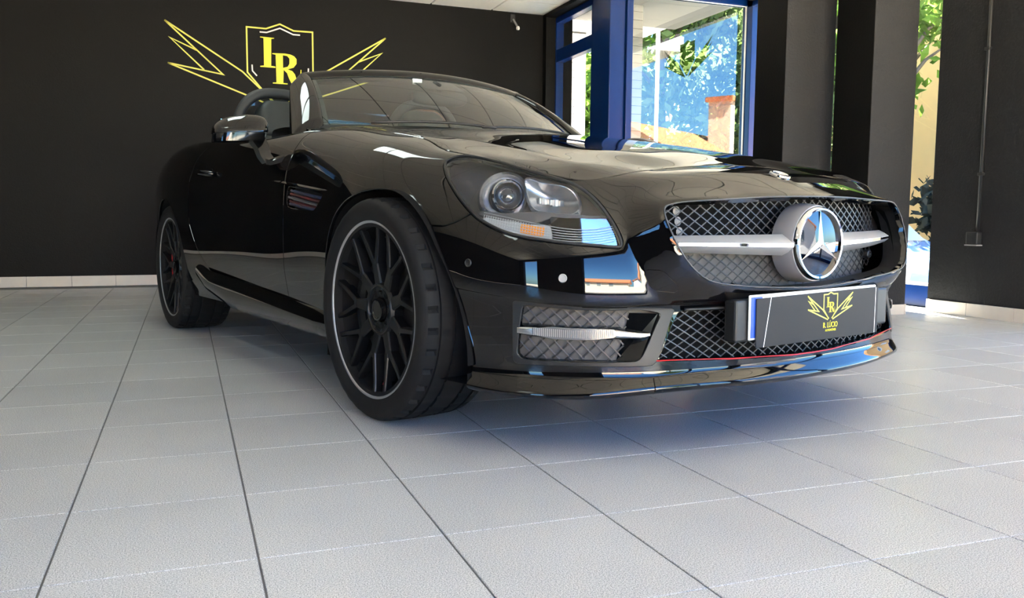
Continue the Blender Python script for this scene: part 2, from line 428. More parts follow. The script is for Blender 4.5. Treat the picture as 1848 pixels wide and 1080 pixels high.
def wall(name, lo, hi, m=None):
    q = MB(); q.box(lo, hi); return tag(q.build(name, m or M_WALL), kind='structure')
wall_back = wall('wall_back', (XL - .15, YB, 0), (1.96, YB + .15, ZC + .1))
wall_left = wall('wall_left', (XL - .15, YF, 0), (XL, YB, ZC))
w = MB(); w.box((XR, .50, 0), (XR + .24, 1.65, ZC)); w.box((XR, YF, 2.48), (XR + .24, .50, ZC))
M_RWALL = mat('black_rough_plaster', (0.019, 0.019, 0.0195), rough=0.7, spec=0.12, bump=0.6, bscale=70, bdist=0.006)
wall_right = tag(w.build('wall_right', M_RWALL), kind='structure')
w = MB()
for lo, hi in (((XL, YF - .2, 0), (-8.4, YF, ZC)), ((-6.3, YF - .2, 0), (-2.75, YF, ZC)), ((-8.4, YF - .2, 2.4), (-6.3, YF, ZC)), ((-2.75, YF - .2, 2.46), (XR, YF, ZC)), ((3.05, YF - .2, 0), (XR + .24, YF, ZC))): w.box(lo, hi)
wall_front = tag(w.build('wall_front', M_WALL), kind='structure')
# lintel over the glazed corner and the return beside the back wall
w = MB()
w.box((1.96, 5.19, 0), (2.24, YB + .15, ZC)); w.box((1.96, 4.0, 2.53), (2.24, 5.19, ZC)); w.box((2.24, 3.92, 2.56), (3.6, 4.14, ZC + .05)); w.box((3.36, 1.65, 2.53), (3.6, 3.92, ZC + .05))
trim_1 = tag(w.build('trim_1', M_WALL), kind='structure')

def column(name, x0, x1, y0, y1):
    q = MB(); q.box((x0, y0, 0), (x1, y1, ZC)); q.M = [0, 0, 1, 1, 0, 0] if False else [2 if k in (5,) else 0 for k in range(6)]; q.M = [1 if m else 0 for m in q.M]; o = q.build(name, [M_COLUMN, M_WALL]); bevel(o, .006, 2)  # left face takes the darker wall paint: its shade put into the colour
    tag(o, kind='structure'); return o
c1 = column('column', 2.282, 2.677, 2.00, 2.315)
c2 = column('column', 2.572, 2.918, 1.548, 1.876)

# skirting tiles along the back wall, the right wall and round the nearer column
def skirt(name, p0, p1, h, n_out, start=0.0, L=TW):
    p0 = np.array(p0, float); p1 = np.array(p1, float); d = p1 - p0; T = np.linalg.norm(d); d /= T; nrm = np.array(n_out, float)
    q = MB(); q.obox(np.r_[p0 + nrm * .003, h / 2], np.r_[p1 + nrm * .003, h / 2], .006, h - .006)
    base = tag(q.build(name, M_GROUT), kind='structure')
    s = start; k = 0
    while s < T - .01:
        e = min(s + L, T); a0 = max(s, 0) + .0012; a1 = e - .0012
        q = MB()
        A = np.r_[p0 + d * a0 + nrm * .007, h / 2]; B = np.r_[p0 + d * a1 + nrm * .007, h / 2]
        q.obox(A, B, .010, h)
        o = q.build('skirting_tile', M_SKIRT, base); bevel(o, .0015, 1)
        s = e
    return base
skirt('baseboard_back', (-4.895, YB), (1.95, YB), .086, (0, -1))
skirt('baseboard_right', (XR, 1.65), (XR, .50), .082, (-1, 0), start=-.02)
skirt('baseboard_column', (2.572, 1.548), (2.918, 1.548), .064, (0, -1))

# ceiling: dark rails with lay-in tiles, some of them lamps
q = MB(); q.box((XL - .1, YF - .2, ZC + .012), (3.5, YB + .1, ZC + .1)); ceiling = tag(q.build('ceiling', M_RAIL), kind='structure')
cv, cf = tile_mesh('ceiling_tile', .586, .586, .012, .003)
cv = [(x, y, -z) for x, y, z in cv]; cf = [f[::-1] for f in cf]
CX, CY = .83, 4.85
LAMPS = {(-4, -6), (-4, -5), (-9, -6), (-9, -12)}
src = lam = None
far_t = MB()
for i in range(-18, 5):
    for j in range(-16, 2):
        x, y = CX + (i + .5) * .6, CY + (j + .5) * .6
        if x < XL or x > 3.3 or y < YF or y > YB - .02: continue
        if y > 4 and x > 1.9: continue
        if (i, j) in LAMPS: continue
        if x < -5.6: far_t.add([(p[0] + x, p[1] + y, p[2] + ZC) for p in cv], cf); continue
        if src is None: src = obj('ceiling_tile', cv, cf, M_CEIL, ceiling, loc=(x, y, ZC))
        else: inst(src, 'ceiling_tile', (x, y, ZC))
tag(far_t.build('ceiling_tiling', M_CEIL, ceiling), kind='stuff')
for (i, j) in sorted(LAMPS):
    x, y = CX + (i + .5) * .6, CY + (j + .5) * .6
    if lam is None:
        lam = empty('ceiling_lamp', (x, y, ZC))
        q = MB()
        for lo, hi in (((-.297, -.297, -.006), (-.272, .297, .012)), ((.272, -.297, -.006), (.297, .297, .012)), ((-.272, -.297, -.006), (.272, -.272, .012)), ((-.272, .272, -.006), (.272, .297, .012))): q.box(lo, hi)
        lam_f = q.build('frame', M_WHITE, lam)
        q = MB(); q.box((-.272, -.272, 0), (.272, .272, .010)); lam_d = q.build('diffuser', M_LAMPD, lam)
        L = lam
    else:
        L = empty('ceiling_lamp', (x, y, ZC)); inst(lam_f, 'frame', parent=L); inst(lam_d, 'diffuser', parent=L)
    tag(L, 'square recessed ceiling lamp panel with white frame above the showroom', 'ceiling lamp', 'ceiling lamp panels')

# ------------------------------------------------------------------ windows
def frame_y(q, x, w, y0, y1, z0, z1, t=.06):
    """rectangular frame in a plane of constant X, between y0..y1 and z0..z1"""
    q.box((x - w / 2, y0, z0), (x + w / 2, y0 + t, z1)); q.box((x - w / 2, y1 - t, z0), (x + w / 2, y1, z1))
    q.box((x - w / 2, y0 + t, z0), (x + w / 2, y1 - t, z0 + t)); q.box((x - w / 2, y0 + t, z1 - t), (x + w / 2, y1 - t, z1))
def frame_x(q, y, w, x0, x1, z0, z1, t=.06):
    q.box((x0, y - w / 2, z0), (x0 + t, y + w / 2, z1)); q.box((x1 - t, y - w / 2, z0), (x1, y + w / 2, z1))
    q.box((x0 + t, y - w / 2, z0), (x1 - t, y + w / 2, z0 + t)); q.box((x0 + t, y - w / 2, z1 - t), (x1 - t, y + w / 2, z1))
def pane(name, lo, hi, m, parent):
    q = MB()
    lo = np.array(lo, float); hi = np.array(hi, float); k = int(np.argmin(hi - lo)); mid = (lo[k] + hi[k]) / 2
    a, c = [i for i in range(3) if i != k]
    V = []
    for s, t in ((0, 0), (1, 0), (1, 1), (0, 1)):
        v = [0, 0, 0]; v[k] = mid; v[a] = (lo, hi)[s][a]; v[c] = (lo, hi)[t][c]; V.append(v)
    return obj(name, V, [(0, 1, 2, 3)], m, parent)

# window 1: fixed light and fanlight beside the back wall
q = MB()
q.box((2.06, 5.17, .02), (2.14, 5.32, 2.53)); q.box((2.06, 4.38, 2.478), (2.14, 5.17, 2.56)); q.box((2.06, 4.38, 2.105), (2.14, 5.17, 2.225)); q.box((2.06, 4.38, .0), (2.14, 5.17, .15)); q.box((2.06, 4.34, 0), (2.14, 4.40, 2.53))
window_1 = tag(q.build('window_1', M_BLUE), kind='structure'); bevel(window_1, .004, 1)
pane('pane', (2.10, 4.40, .15), (2.10, 5.17, 2.105), M_GLASST, window_1); pane('pane', (2.10, 4.40, 2.225), (2.10, 5.17, 2.478), M_GLASST, window_1)
# corner post of the blue glazing
q = MB(); q.box((2.05, 4.02, 0), (2.20, 4.36, 2.56)); trim_2 = tag(q.build('trim_2', M_BLUE), kind='structure'); bevel(trim_2, .008, 2)
# window 2: big light facing the room
q = MB(); frame_x(q, 4.03, .07, 2.20, 3.47, .0, 2.56, .06)
window_2 = tag(q.build('window_2', M_BLUE), kind='structure'); bevel(window_2, .006, 2)
pane('pane', (2.26, 4.03, .06), (3.41, 4.03, 2.50), M_GLASS2, window_2)
q = MB(); q.box((2.245, 4.0, 2.496), (3.42, 4.012, 2.506)); q.box((3.40, 4.0, .06), (3.412, 4.012, 2.5)); q.build('glazing_bead', M_WHITE, window_2)
# window 3: glazing along the right-hand side between the columns
q = MB(); q.box((3.41, 1.66, 0), (3.49, 3.99, .148)); q.box((3.41, 1.66, 2.485), (3.49, 3.99, 2.56)); q.box((3.41, 1.62, 0), (3.49, 1.68, 2.56)); q.box((3.41, 3.92, 0), (3.49, 3.99, 2.56))
window_3 = tag(q.build('window_3', M_BLUE), kind='structure'); bevel(window_3, .004, 1)
q = MB(); q.box((3.405, 1.68, .148), (3.45, 3.92, .165)); q.build('glazing_bead', M_WHITE, window_3)
pane('pane', (3.45, 1.68, .165), (3.45, 3.92, 2.485), M_GLASST, window_3)
# shop front behind the camera
q = MB()
frame_x(q, YF - .08, .08, -2.75, 3.05, 0, 2.46, .07); q.box((1.56, YF - .12, .07), (1.64, YF - .04, 2.39))
window_4 = tag(q.build('window_4', M_BLUE), kind='structure')
pane('pane', (-2.68, YF - .08, .07), (1.56, YF - .08, 2.39), M_GLASS, window_4); pane('pane', (1.64, YF - .08, .07), (2.98, YF - .08, 2.39), M_GLASS, window_4)
q = MB(); frame_y(q, XR + .12, .08, YF, .50, 0, 2.48, .07); q.box((XR + .08, -2.1, .07), (XR + .16, -2.02, 2.41)); window_7 = tag(q.build('window_7', M_BLUE), kind='structure')
pane('pane', (XR + .12, YF + .07, .07), (XR + .12, -2.1, 2.41), M_GLASS, window_7); pane('pane', (XR + .12, -2.02, .07), (XR + .12, .43, 2.41), M_GLASS, window_7)
q = MB(); frame_x(q, YF - .08, .08, -8.4, -6.3, 0, 2.4, .05); window_5 = tag(q.build('window_5', M_BLUE), kind='structure'); pane('pane', (-8.35, YF - .08, .05), (-6.35, YF - .08, 2.35), M_GLASS, window_5)

# ------------------------------------------------------------------ wall logo of the shop (painted strips and letters on the back wall)
M_YEL = mat('yellow_vinyl', (0.86, 0.76, 0.02), rough=0.45); M_LEMON = mat('pale_yellow_vinyl', (0.72, 0.68, 0.10), rough=0.45); M_WVIN = mat('white_vinyl', (0.78, 0.74, 0.74), rough=0.45)
def strip(P, w, T, closed=False):
    """mitred flat ribbon along a 2-D polyline; T maps (p, q, depth) to 3-D"""
    P = [np.array(p, float) for p in P]; n = len(P); L = []; R = []
    for i in range(n):
        a = P[i - 1] if (i > 0 or closed) else None; c = P[(i + 1) % n] if (i < n - 1 or closed) else None
        d1 = (P[i] - a) / np.linalg.norm(P[i] - a) if a is not None else None; d2 = (c - P[i]) / np.linalg.norm(c - P[i]) if c is not None else None
        if d1 is None: d1 = d2
        if d2 is None: d2 = d1
        n1 = np.array([-d1[1], d1[0]]); n2 = np.array([-d2[1], d2[0]]); m = n1 + n2; m /= max(np.linalg.norm(m), 1e-6); k = min(1 / max(m @ n1, .25), 3)
        L.append(P[i] + m * k * w / 2); R.append(P[i] - m * k * w / 2)
    V = []; F = []
    for l, r in zip(L, R): V += [T(*l, 0), T(*r, 0), T(*l, 1), T(*r, 1)]
    for i in range(n if closed else n - 1):
        a, c = 4 * i, 4 * ((i + 1) % n)
        F += [(a + 2, a + 3, c + 3, c + 2), (a, a + 2, c + 2, c), (a + 3, a + 1, c + 1, c + 3)]
    return V, F
def poly_solid(poly, T, hole=None):
    """flat letter with an optional hole, as a thin solid"""
    bm = bmesh.new()
    loops = [poly] + ([hole] if hole is not None else [])
    ed = []
    for lp in loops:
        vs = [bm.verts.new(T(p[0], p[1], 1)) for p in lp]
        ed += [bm.edges.new((vs[i], vs[(i + 1) % len(vs)])) for i in range(len(vs))]
    bmesh.ops.triangle_fill(bm, use_beauty=True, edges=ed)
    bm.verts.ensure_lookup_table(); bm.verts.index_update()
    V = [tuple(v.co) for v in bm.verts]; F = [tuple(v.index for v in f.verts) for f in bm.faces]; bm.free()
    return V, F

WCX = -.535
LOGO = {
 'wing_line': [[(-.937, .385), (-.321, .002), (-.057, -.245)], [(-.937, .385), (-.481, -.033), (-.921, .036)], [(-.69, .156), (-.898, .245), (-.633, -.004)], [(-.921, .036), (-.229, -.219), (-.097, -.271)]],
 'shield': [(0, .43), (.117, .382), (.28, .384), (.28, 0), (.07, -.245)],
}
L_POLY = [(-.169,.311),(-.051,.308),(-.051,.302),(-.075,.298),(-.08,.067),(-.044,.064),(-.044,.052),(-.172,.053),(-.172,.061),(-.14,.066),(-.14,.301),(-.169,.304)]
R_POLY = [(-.069,.177),(.04,.181),(.085,.176),(.118,.163),(.138,.139),(.137,.099),(.112,.065),(.06,.047),(.10,.034),(.122,.007),(.140,-.05),(.150,-.075),(.163,-.07),(.168,-.02),(.172,.05),(.178,.05),(.178,-.03),(.170,-.078),(.135,-.088),(.095,-.08),(.07,-.03),(.054,.014),(.026,.04),(.021,-.074),(.058,-.075),(.058,-.084),(-.068,-.083),(-.068,-.076),(-.037,-.072),(-.04,.166),(-.069,.169)]
R_HOLE = [(.021,.165),(.057,.162),(.077,.14),(.076,.095),(.061,.069),(.021,.057)]
def logo(parent, T, w, letters=M_YEL, line=M_LEMON, white=None, mirror_wings=True):
    for s in (-1, 1):
        for k, P in enumerate(LOGO['wing_line']):
            pp = [(p if s < 0 else -p, r) for p, r in P]
            V, F = strip(pp, w, T)
            obj('wing_stroke', V, F, line, parent)
    sh = LOGO['shield']; full = [(-p, r) for p, r in sh[::-1]] + sh[1:]
    V, F = strip(full, w, T); obj('shield_stroke', V, F, line, parent)
    V, F = poly_solid(L_POLY, T); obj('letter', V, F, letters, parent)
    V, F = poly_solid(R_POLY, T, R_HOLE); obj('letter', V, F, letters, parent)
    if white:
        for P in ([(-.171, .35), (-.113, .35), (0, .395), (.113, .35), (.171, .35)], [(-.24, .067), (-.238, .015), (-.201, -.026)], [(.24, .067), (.238, .015), (.201, -.026)]):
            V, F = strip(P, w * .9, T); obj('highlight_stroke', V, F, white, parent)
wl = empty('wall_logo', (WCX, YB, 1.836))
tag(wl, 'yellow outlined shield with wings and big letters on the dark back wall', 'wall sign')
logo(wl, lambda p, q, d: (p, -.001 - .002 * d, q), .0125, white=M_WVIN)
# the lower end of the right-hand wing and the left-hand one meet under the shield
# window logo (dark film cut-out) on the side glazing
M_FILM = mat('dark_window_film', (0.012, 0.016, 0.010), rough=0.4)
wf = empty('window_sticker', (3.447, 3.03, 2.20)); tag(wf, 'dark winged shield sticker on the glazing by the columns', 'sticker')
TS = .49
Tw = lambda p, q, d: (-.002 * d, -p * TS, (q - .02) * TS)
V, F = poly_solid([(-.28, .384), (-.117, .382), (0, .43), (.117, .382), (.28, .384), (.28, 0), (0, -.30), (-.28, 0)], Tw); obj('shield_shape', V, F, M_FILM, wf)
for s in (-1, 1):
    V, F = poly_solid([(s * .937, .385), (s * .69, .12), (s * .898, .245), (s * .66, -.01), (s * .921, .036), (s * .04, -.33), (s * .321, .002)], Tw); obj('wing_shape', V, F, M_FILM, wf)

# ------------------------------------------------------------------ small fittings
M_DARKP = mat('black_plastic', (0.018, 0.018, 0.018), rough=0.45); M_GREYP = mat('grey_plastic', (0.30, 0.29, 0.28), rough=0.4); M_SILV = mat('brushed_steel', (0.6, 0.6, 0.6), rough=0.3, metal=1)
cv_ = empty('cable_conduit', (XR - .012, 1.283, .53)); tag(cv_, 'black cable conduit running up the right wall above the socket', 'conduit')
q = MB(); q.tube([(0, 0, 0), (0, -.003, 1.0), (0, -.006, 2.02)], .011, 10); q.build('tube', M_DARKP, cv_, True)
for z in (.35, 1.1, 1.8):
    q = MB(); q.box((-.014, -.017, z - .009), (.012, .017, z + .009)); q.build('clip', M_DARKP, cv_)
so = empty('wall_socket', (XR, 1.30, .489)); tag(so, 'small black surface socket with round cover on the right wall', 'socket')
q = MB(); q.box((-.045, -.040, -.040), (0, .040, .040)); bevel(q.build('housing', M_DARKP, so), .006, 2)
q = MB(); q.lathe([(0, 0), (0, .016), (-.008, .019), (-.011, .012), (-.012, 0)], (-.02, .042, 0), 'y', 20); o = q.build('cover', M_GREYP, so, True)
q = MB(); q.box((-.048, -.044, -.047), (0, .044, -.040)); q.build('lip', M_GREYP, so)
se = empty('alarm_sensor', (1.641, YB, 2.483)); tag(se, 'small dark motion sensor on an arm high on the back wall', 'sensor')
q = MB(); q.box((-.03, -.03, -.02), (.02, 0, .06)); bevel(q.build('base', M_DARKP, se), .008, 2)
q = MB(); q.tube([(-.005, -.03, .01), (.012, -.05, -.03), (.028, -.055, -.06)], .010, 8); q.build('arm', M_GREYP, se, True)
q = MB(); q.lathe([(-.018, 0), (-.016, .014), (0, .018), (.016, .012), (.018, 0)], (.034, -.058, -.075), 'z', 16); q.build('lens', M_WHITE, se, True)
# ------------------------------------------------------------------ outdoors
M_PAVE = mat('pale_pavement', (0.52, 0.47, 0.385), rough=0.9, noise=0.15, nscale=3)
M_ASPH = mat('asphalt', (0.11, 0.11, 0.115), rough=0.9, noise=0.2, nscale=5)
M_ORANGE = mat('orange_render', (0.88, 0.50, 0.20), rough=0.9, noise=0.06, nscale=6)
M_CREAM = mat('cream_render', (0.72, 0.66, 0.54), rough=0.9, noise=0.08, nscale=2)
M_WREND = mat('white_render', (0.78, 0.76, 0.72), rough=0.9, noise=0.05, nscale=2)
M_ROOF = mat('terracotta_tiles', (0.52, 0.17, 0.075), rough=0.85, noise=0.35, nscale=9)
M_CONC = mat('soffit_white', (0.80, 0.77, 0.73), rough=0.9)
M_PTILE = mat('pinkish_white_tile', (0.84, 0.76, 0.72), rough=0.25, noise=0.05, nscale=5)
M_SHUT = mat('white_shutter', (0.76, 0.74, 0.70), rough=0.6)
M_WINOUT = mat('dark_window_glass', (0.20, 0.24, 0.26), rough=0.08, spec=0.8)
M_BARK = mat('tree_bark', (0.10, 0.075, 0.05), rough=0.9, noise=0.4, nscale=12)
def leafmat(name, c, tr):
    m = bpy.data.materials.new(name); m.use_nodes = True; nt = m.node_tree; nt.nodes.clear()
    d = nt.nodes.new('ShaderNodeBsdfDiffuse'); t = nt.nodes.new('ShaderNodeBsdfTranslucent'); x = nt.nodes.new('ShaderNodeMixShader'); o = nt.nodes.new('ShaderNodeOutputMaterial')
    g = nt.nodes.new('ShaderNodeNewGeometry'); n = nt.nodes.new('ShaderNodeTexNoise'); n.inputs['Scale'].default_value = 3.0
    r = nt.nodes.new('ShaderNodeValToRGB'); r.color_ramp.elements[0].position = .35; r.color_ramp.elements[1].position = .65
    r.color_ramp.elements[0].color = (*[k * .6 for k in c], 1); r.color_ramp.elements[1].color = (*[min(1, k * 1.5) for k in c], 1)
    nt.links.new(g.outputs['Position'], n.inputs['Vector']); nt.links.new(n.outputs['Fac'], r.inputs[0]); nt.links.new(r.outputs[0], d.inputs[0]); nt.links.new(r.outputs[0], t.inputs[0])
    x.inputs[0].default_value = tr; nt.links.new(d.outputs[0], x.inputs[1]); nt.links.new(t.outputs[0], x.inputs[2]); nt.links.new(x.outputs[0], o.inputs[0])
    return m
M_LEAF = leafmat('green_leaves', (0.13, 0.22, 0.035), .5); M_LEAF2 = leafmat('grey_green_leaves', (0.10, 0.14, 0.05), .4); M_LEAFD = leafmat('dark_leaves', (0.06, 0.06, 0.045), .25)

GZ = -.62
q = MB(); q.box((-40, -60, GZ - .10), (60, 60, GZ)); tag(q.build('ground', M_PAVE), kind='structure')
q = MB(); q.box((-40, -15.0, GZ), (60, -9.5, GZ + .012)); tag(q.build('road', M_ASPH), kind='structure')
q = MB(); q.box((5.0, -9.5, GZ), (9.9, 60, GZ + .012)); tag(q.build('side_road', M_ASPH), kind='structure')
for k, (x0, x1) in enumerate(((-40, 60),)):
    q = MB(); q.box((x0, -9.75, GZ), (x1, -9.5, GZ + .11)); tag(q.build('kerb', M_PAVE), kind='structure')
q = MB(); q.box((2.26, 4.16, 2.62), (3.5, 7.0, 2.80)); q.box((3.47, -4.9, 2.62), (4.35, 1.5, 2.80)); tag(q.build('canopy', M_CONC), 'flat white concrete canopy outside the corner windows with an added unseen slab along the right that blocks the sun', 'canopy')  # second slab is unseen, added to keep direct sun off the floor

# pillars clad in pale tiles, every tile its own piece
pv, pf = tile_mesh('tile', .142, .0745, .008, .002)
def rotm(axis, ang): return Matrix.Rotation(ang, 4, axis)
pt = None
def pillar(x0, x1, y0, y1, z0, z1, label):
    global pt
    q = MB(); q.box((x0, y0, z0), (x1, y1, z1)); o = q.build('tiled_pillar', M_GROUT); tag(o, label, 'pillar')
    z = z0 + .04; n = 0
    while z < z1 - .03 and n < 290:
        for face in (0, 1):
            L = (x1 - x0) if face == 0 else (y1 - y0); c = max(1, int(round(L / .146)))
            for k in range(c):
                s = (k + .5) * L / c
                loc = (x0 + s, y0 - .008, z) if face == 0 else (x0 - .008, y0 + s, z)
                rot = (PI / 2, 0, 0) if face == 0 else (PI / 2, 0, -PI / 2)
                sc = (L / c / .146, 1, 1)
                if pt is None: pt = obj('tile', pv, pf, M_PTILE)
                e = pt if n == 0 and pt.parent is None else inst(pt, 'tile')
                e.parent = o; e.location = loc; e.rotation_euler = rot; e.scale = sc; n += 1
        z += .0785
    return o
pillar(2.50, 2.79, 6.03, 6.32, GZ, 2.62, 'pinkish white tiled pillar outside the narrow corner window')
pillar(2.57, 2.70, 4.62, 4.90, GZ, 2.62, 'pale tiled pillar behind the big window beside the blue post')
po = empty('lamp_post', (3.64, 5.95, GZ)); tag(po, 'slim white post standing outside the big window', 'post')
q = MB(); q.tube([(0, 0, 0), (0, 0, 3.4)], .022, 12); q.build('pole', M_WHITE, po, True)
q = MB(); q.lathe([(0, 0), (0, .06), (.02, .055), (.03, .024)], (0, 0, 0), 'z', 16); q.build('foot', M_WHITE, po, True)

def tree(name, x, y, h, r, n, m, label, size=.09, trunk=.09, base=.35, squash=1.0, seed=1, group=None):
    rg = np.random.default_rng(seed)
    t = empty(name, (x, y, GZ)); tag(t, label, 'tree', group)
    q = MB(); q.tube([(0, 0, 0), (.03, .02, h * .35), (-.04, .03, h * .7), (.02, 0, h * .9)], [trunk, trunk * .8, trunk * .5, trunk * .25], 8)
    cl = []
    for k in range(7):
        a = rg.uniform(0, 6.28); z = h * rg.uniform(base, .8); R = r * rg.uniform(.5, .95)
        e = (R * math.cos(a), R * math.sin(a), min(h, z + R * rg.uniform(.2, .8))); cl.append(e)
        q.tube([(0, 0, z * .85), (e[0] * .5, e[1] * .5, z), e], [trunk * .45, trunk * .3, trunk * .1], 6)
    q.build('trunk', M_BARK, t, True)
    # leaves in clumps through the crown
    cen = []
    for k in range(46):
        d = rg.normal(size=3); d /= np.linalg.norm(d); R = rg.uniform(.35, 1) ** .6
        cen.append((d[0] * r * R, d[1] * r * R, h * (base + 1) / 2 + d[2] * h * (1 - base) / 2 * R * squash))
    cen = np.array(cen); c = cen[rg.integers(0, len(cen), n)] + rg.normal(size=(n, 3)) * r * .17
    a = rg.normal(size=(n, 3)); a /= np.linalg.norm(a, axis=1)[:, None]; bb = np.cross(a, rg.normal(size=(n, 3))); bb /= np.linalg.norm(bb, axis=1)[:, None]
    s = size * rg.uniform(.6, 1.3, (n, 1))
    V = np.stack([c - a * s, c + bb * s * .5, c + a * s, c - bb * s * .5], 1).reshape(-1, 3)
    F = np.arange(4 * n).reshape(-1, 4)
    tag(obj('foliage', V, F, m, t), kind='stuff')
    return t
tree('broadleaf_tree', 3.75, 9.6, 5.2, 1.2, 7000, M_LEAF, 'bright green tree seen past the tiled pillar in the corner window', .10, seed=3, base=.02)
tree('broadleaf_tree', 5.7, 9.3, 5.8, 1.1, 8000, M_LEAF2, 'leafy tree filling the left half of the big blue-framed window', .10, seed=4, base=.03)
tree('broadleaf_tree', 7.9, 8.9, 6.0, 1.2, 9000, M_LEAF2, 'leafy tree filling the right half of the big blue-framed window', .10, seed=5, base=.03)
tree('broadleaf_tree', 7.0, 13.2, 7.0, 2.2, 9000, M_LEAF, 'tall tree farther back behind the big blue-framed window', .13, seed=6, base=.02)
tree('broadleaf_tree', 8.15, 7.05, 6.2, 1.15, 2600, M_LEAF, 'tree whose leaves hang into the top of the narrow right window', .12, seed=8, base=.52)
tree('young_tree', 9.3, 6.95, 2.2, .5, 420, M_LEAFD, 'small dark leaved tree before the orange building', .12, trunk=.03, seed=9, base=.35)

def box_on(parent, name, lo, hi, m):
    q = MB(); q.box(lo, hi); return q.build(name, m, parent)
ob = empty('apartment_building', (10.2, 3.0, GZ)); tag(ob, 'orange rendered building with white window shutters across the side street', 'building')
box_on(ob, 'wall', (0, -3, 0), (6, 14, 9.5), M_ORANGE)
for j, y in enumerate((-1.2, 1.3, 4.35, 7.0)):
    for k, z in enumerate((1.55, 3.45, 6.3)):
        f = box_on(ob, 'window', (-.05, y - .55, z), (.02, y + .55, z + 1.0), M_SHUT)
        if k: box_on(f, 'pane', (-.06, y - .47, z + .12), (-.045, y - .03, z + .9), M_WINOUT); box_on(f, 'pane', (-.06, y + .03, z + .12), (-.045, y + .47, z + .9), M_WINOUT)
        else: box_on(f, 'shutter', (-.07, y - .5, z + .05), (-.045, y + .5, z + .95), M_WREND)

# parked car beyond the narrow window
M_CARB = mat('light_blue_car_paint', (0.16, 0.36, 0.62), rough=0.25, coat=1); M_CARG = mat('car_window', (0.22, 0.34, 0.36), rough=0.05, spec=1.0); M_TYRE0 = mat('old_tyre', (0.02, 0.02, 0.02), rough=0.8); M_CAP = mat('wheel_cover_silver', (0.45, 0.46, 0.47), rough=0.3, metal=.6); M_HUB = mat('headlamp_clear', (0.8, 0.82, 0.8), rough=0.1)
pc = empty('parked_car', (5.75, 5.75, GZ), (0, 0, math.radians(90))); tag(pc, 'light blue hatchback parked outside the narrow window', 'car')
prof = [(-1.95, .35), (-2.0, .6), (-1.9, .80), (-1.0, .95), (-.45, 1.38), (.2, 1.47), (1.1, 1.42), (1.75, 1.0), (1.95, .85), (1.98, .4), (1.6, .22), (-1.7, .22)]
def lo_car(P, w):
    rows = []
    for f, dy in ((-1, 0), (-.9, .0), (.9, 0), (1, 0)):
        rows.append([(p, f * w * (1 - max(0, z - .85) * .35) * (1 if abs(f) < 1 else 1), .5 + (z - .5) * (1 if abs(f) < 1 else .93)) for p, z in P])
    return rows
pr2 = chaikin(prof, 2)
G = np.array(lo_car(pr2, .84)); G = np.concatenate([G, G[:, :1]], 1)
q = MB(); q.grid(G); q.add(G[0][:-1], [tuple(range(len(pr2)))]); q.add(G[-1][:-1], [tuple(range(len(pr2)))[::-1]]); q.build('body', M_CARB, pc, True, sharp=40)
for s in (-1, 1):
    q = MB(); q.add([(x, s * .845 * (1 - max(0, z - .85) * .35) , z) for x, z in ((-.78, .98), (-.36, 1.34), (.2, 1.39), (1.0, 1.35), (1.45, 1.02))], [(0, 1, 2, 3, 4)] if s < 0 else [(4, 3, 2, 1, 0)]); q.build('side_window', M_CARG, pc)
    for x in (-1.25, 1.22):
        wz = empty('wheel', (x, s * .76, .31), parent=pc)
        q = MB(); q.lathe([(-.09, .2), (-.1, .28), (-.08, .31), (.08, .31), (.1, .28), (.09, .2)], (0, 0, 0), 'y', 28); q.build('tyre', M_TYRE0, wz, True)
        q = MB(); q.lathe([(s * .10, 0), (s * .105, .08), (s * .09, .17), (s * .10, .2), (0, .21)], (0, 0, 0), 'y', 24); q.build('wheel_cover', M_CAP, wz, True)
    q = MB(); q.lathe([(-2.0, 0), (-1.985, .09), (-1.95, .125), (-1.80, .12)], (0, s * .60, .70), 'x', 24); q.build('headlamp', M_HUB, pc, True)
q = MB(); q.add([(-1.0, -.66, .97), (-1.0, .66, .97), (-.5, .60, 1.36), (-.5, -.60, 1.36)], [(0, 1, 2, 3)]); o = q.build('windscreen', M_CARG, pc); o.location = (-.03, 0, .03)

# houses across the street, mirrored in the glass and the paint
def house(name, x, y, rz, w, d, h, roof_h, wm, label, chim=None, over=.3):
    t = empty(name, (x, y, GZ), (0, 0, rz)); tag(t, label, 'house')
    box_on(t, 'wall', (-w / 2, -d / 2, 0), (w / 2, d / 2, h), wm)
    for s in (-1, 1):
        q = MB(); q.add([(-w / 2 - over, s * (d / 2 + over), h - .1), (w / 2 + over, s * (d / 2 + over), h - .1), (w / 2 + over, 0, h + roof_h), (-w / 2 - over, 0, h + roof_h)], [(0, 1, 2, 3)])
        solid(q.build('roof', M_ROOF, t), .12, 0)
    for e in (-w / 2, w / 2):
        q = MB(); q.add([(e, -d / 2, h), (e, d / 2, h), (e, 0, h + roof_h - .05)], [(0, 1, 2)]); q.build('gable', wm, t)
    for k in range(int(w // 2.2)):
        xx = -w / 2 + 1.2 + k * 2.2
        f = box_on(t, 'window', (xx - .45, d / 2, 1.0), (xx + .45, d / 2 + .05, 2.1), M_SHUT); box_on(f, 'pane', (xx - .38, d / 2 + .05, 1.07), (xx + .38, d / 2 + .06, 2.03), M_WINOUT)
    for e in (-1, 1):
        f = box_on(t, 'window', (e * w / 2 - .04, -.45, 1.0), (e * w / 2 + .04, .45, 2.1), M_SHUT); box_on(f, 'pane', (e * w / 2 - .05, -.38, 1.07), (e * w / 2 + .05, .38, 2.03), M_WINOUT)
    if chim:
        cx, cy, cw, ch = chim
        f = box_on(t, 'chimney', (cx - cw / 2, cy - cw / 2, h), (cx + cw / 2, cy + cw / 2, ch), M_CREAM)
        box_on(f, 'chimney_cap', (cx - cw * .62, cy - cw * .62, ch), (cx + cw * .62, cy + cw * .62, ch + .12), M_ROOF)
    return t
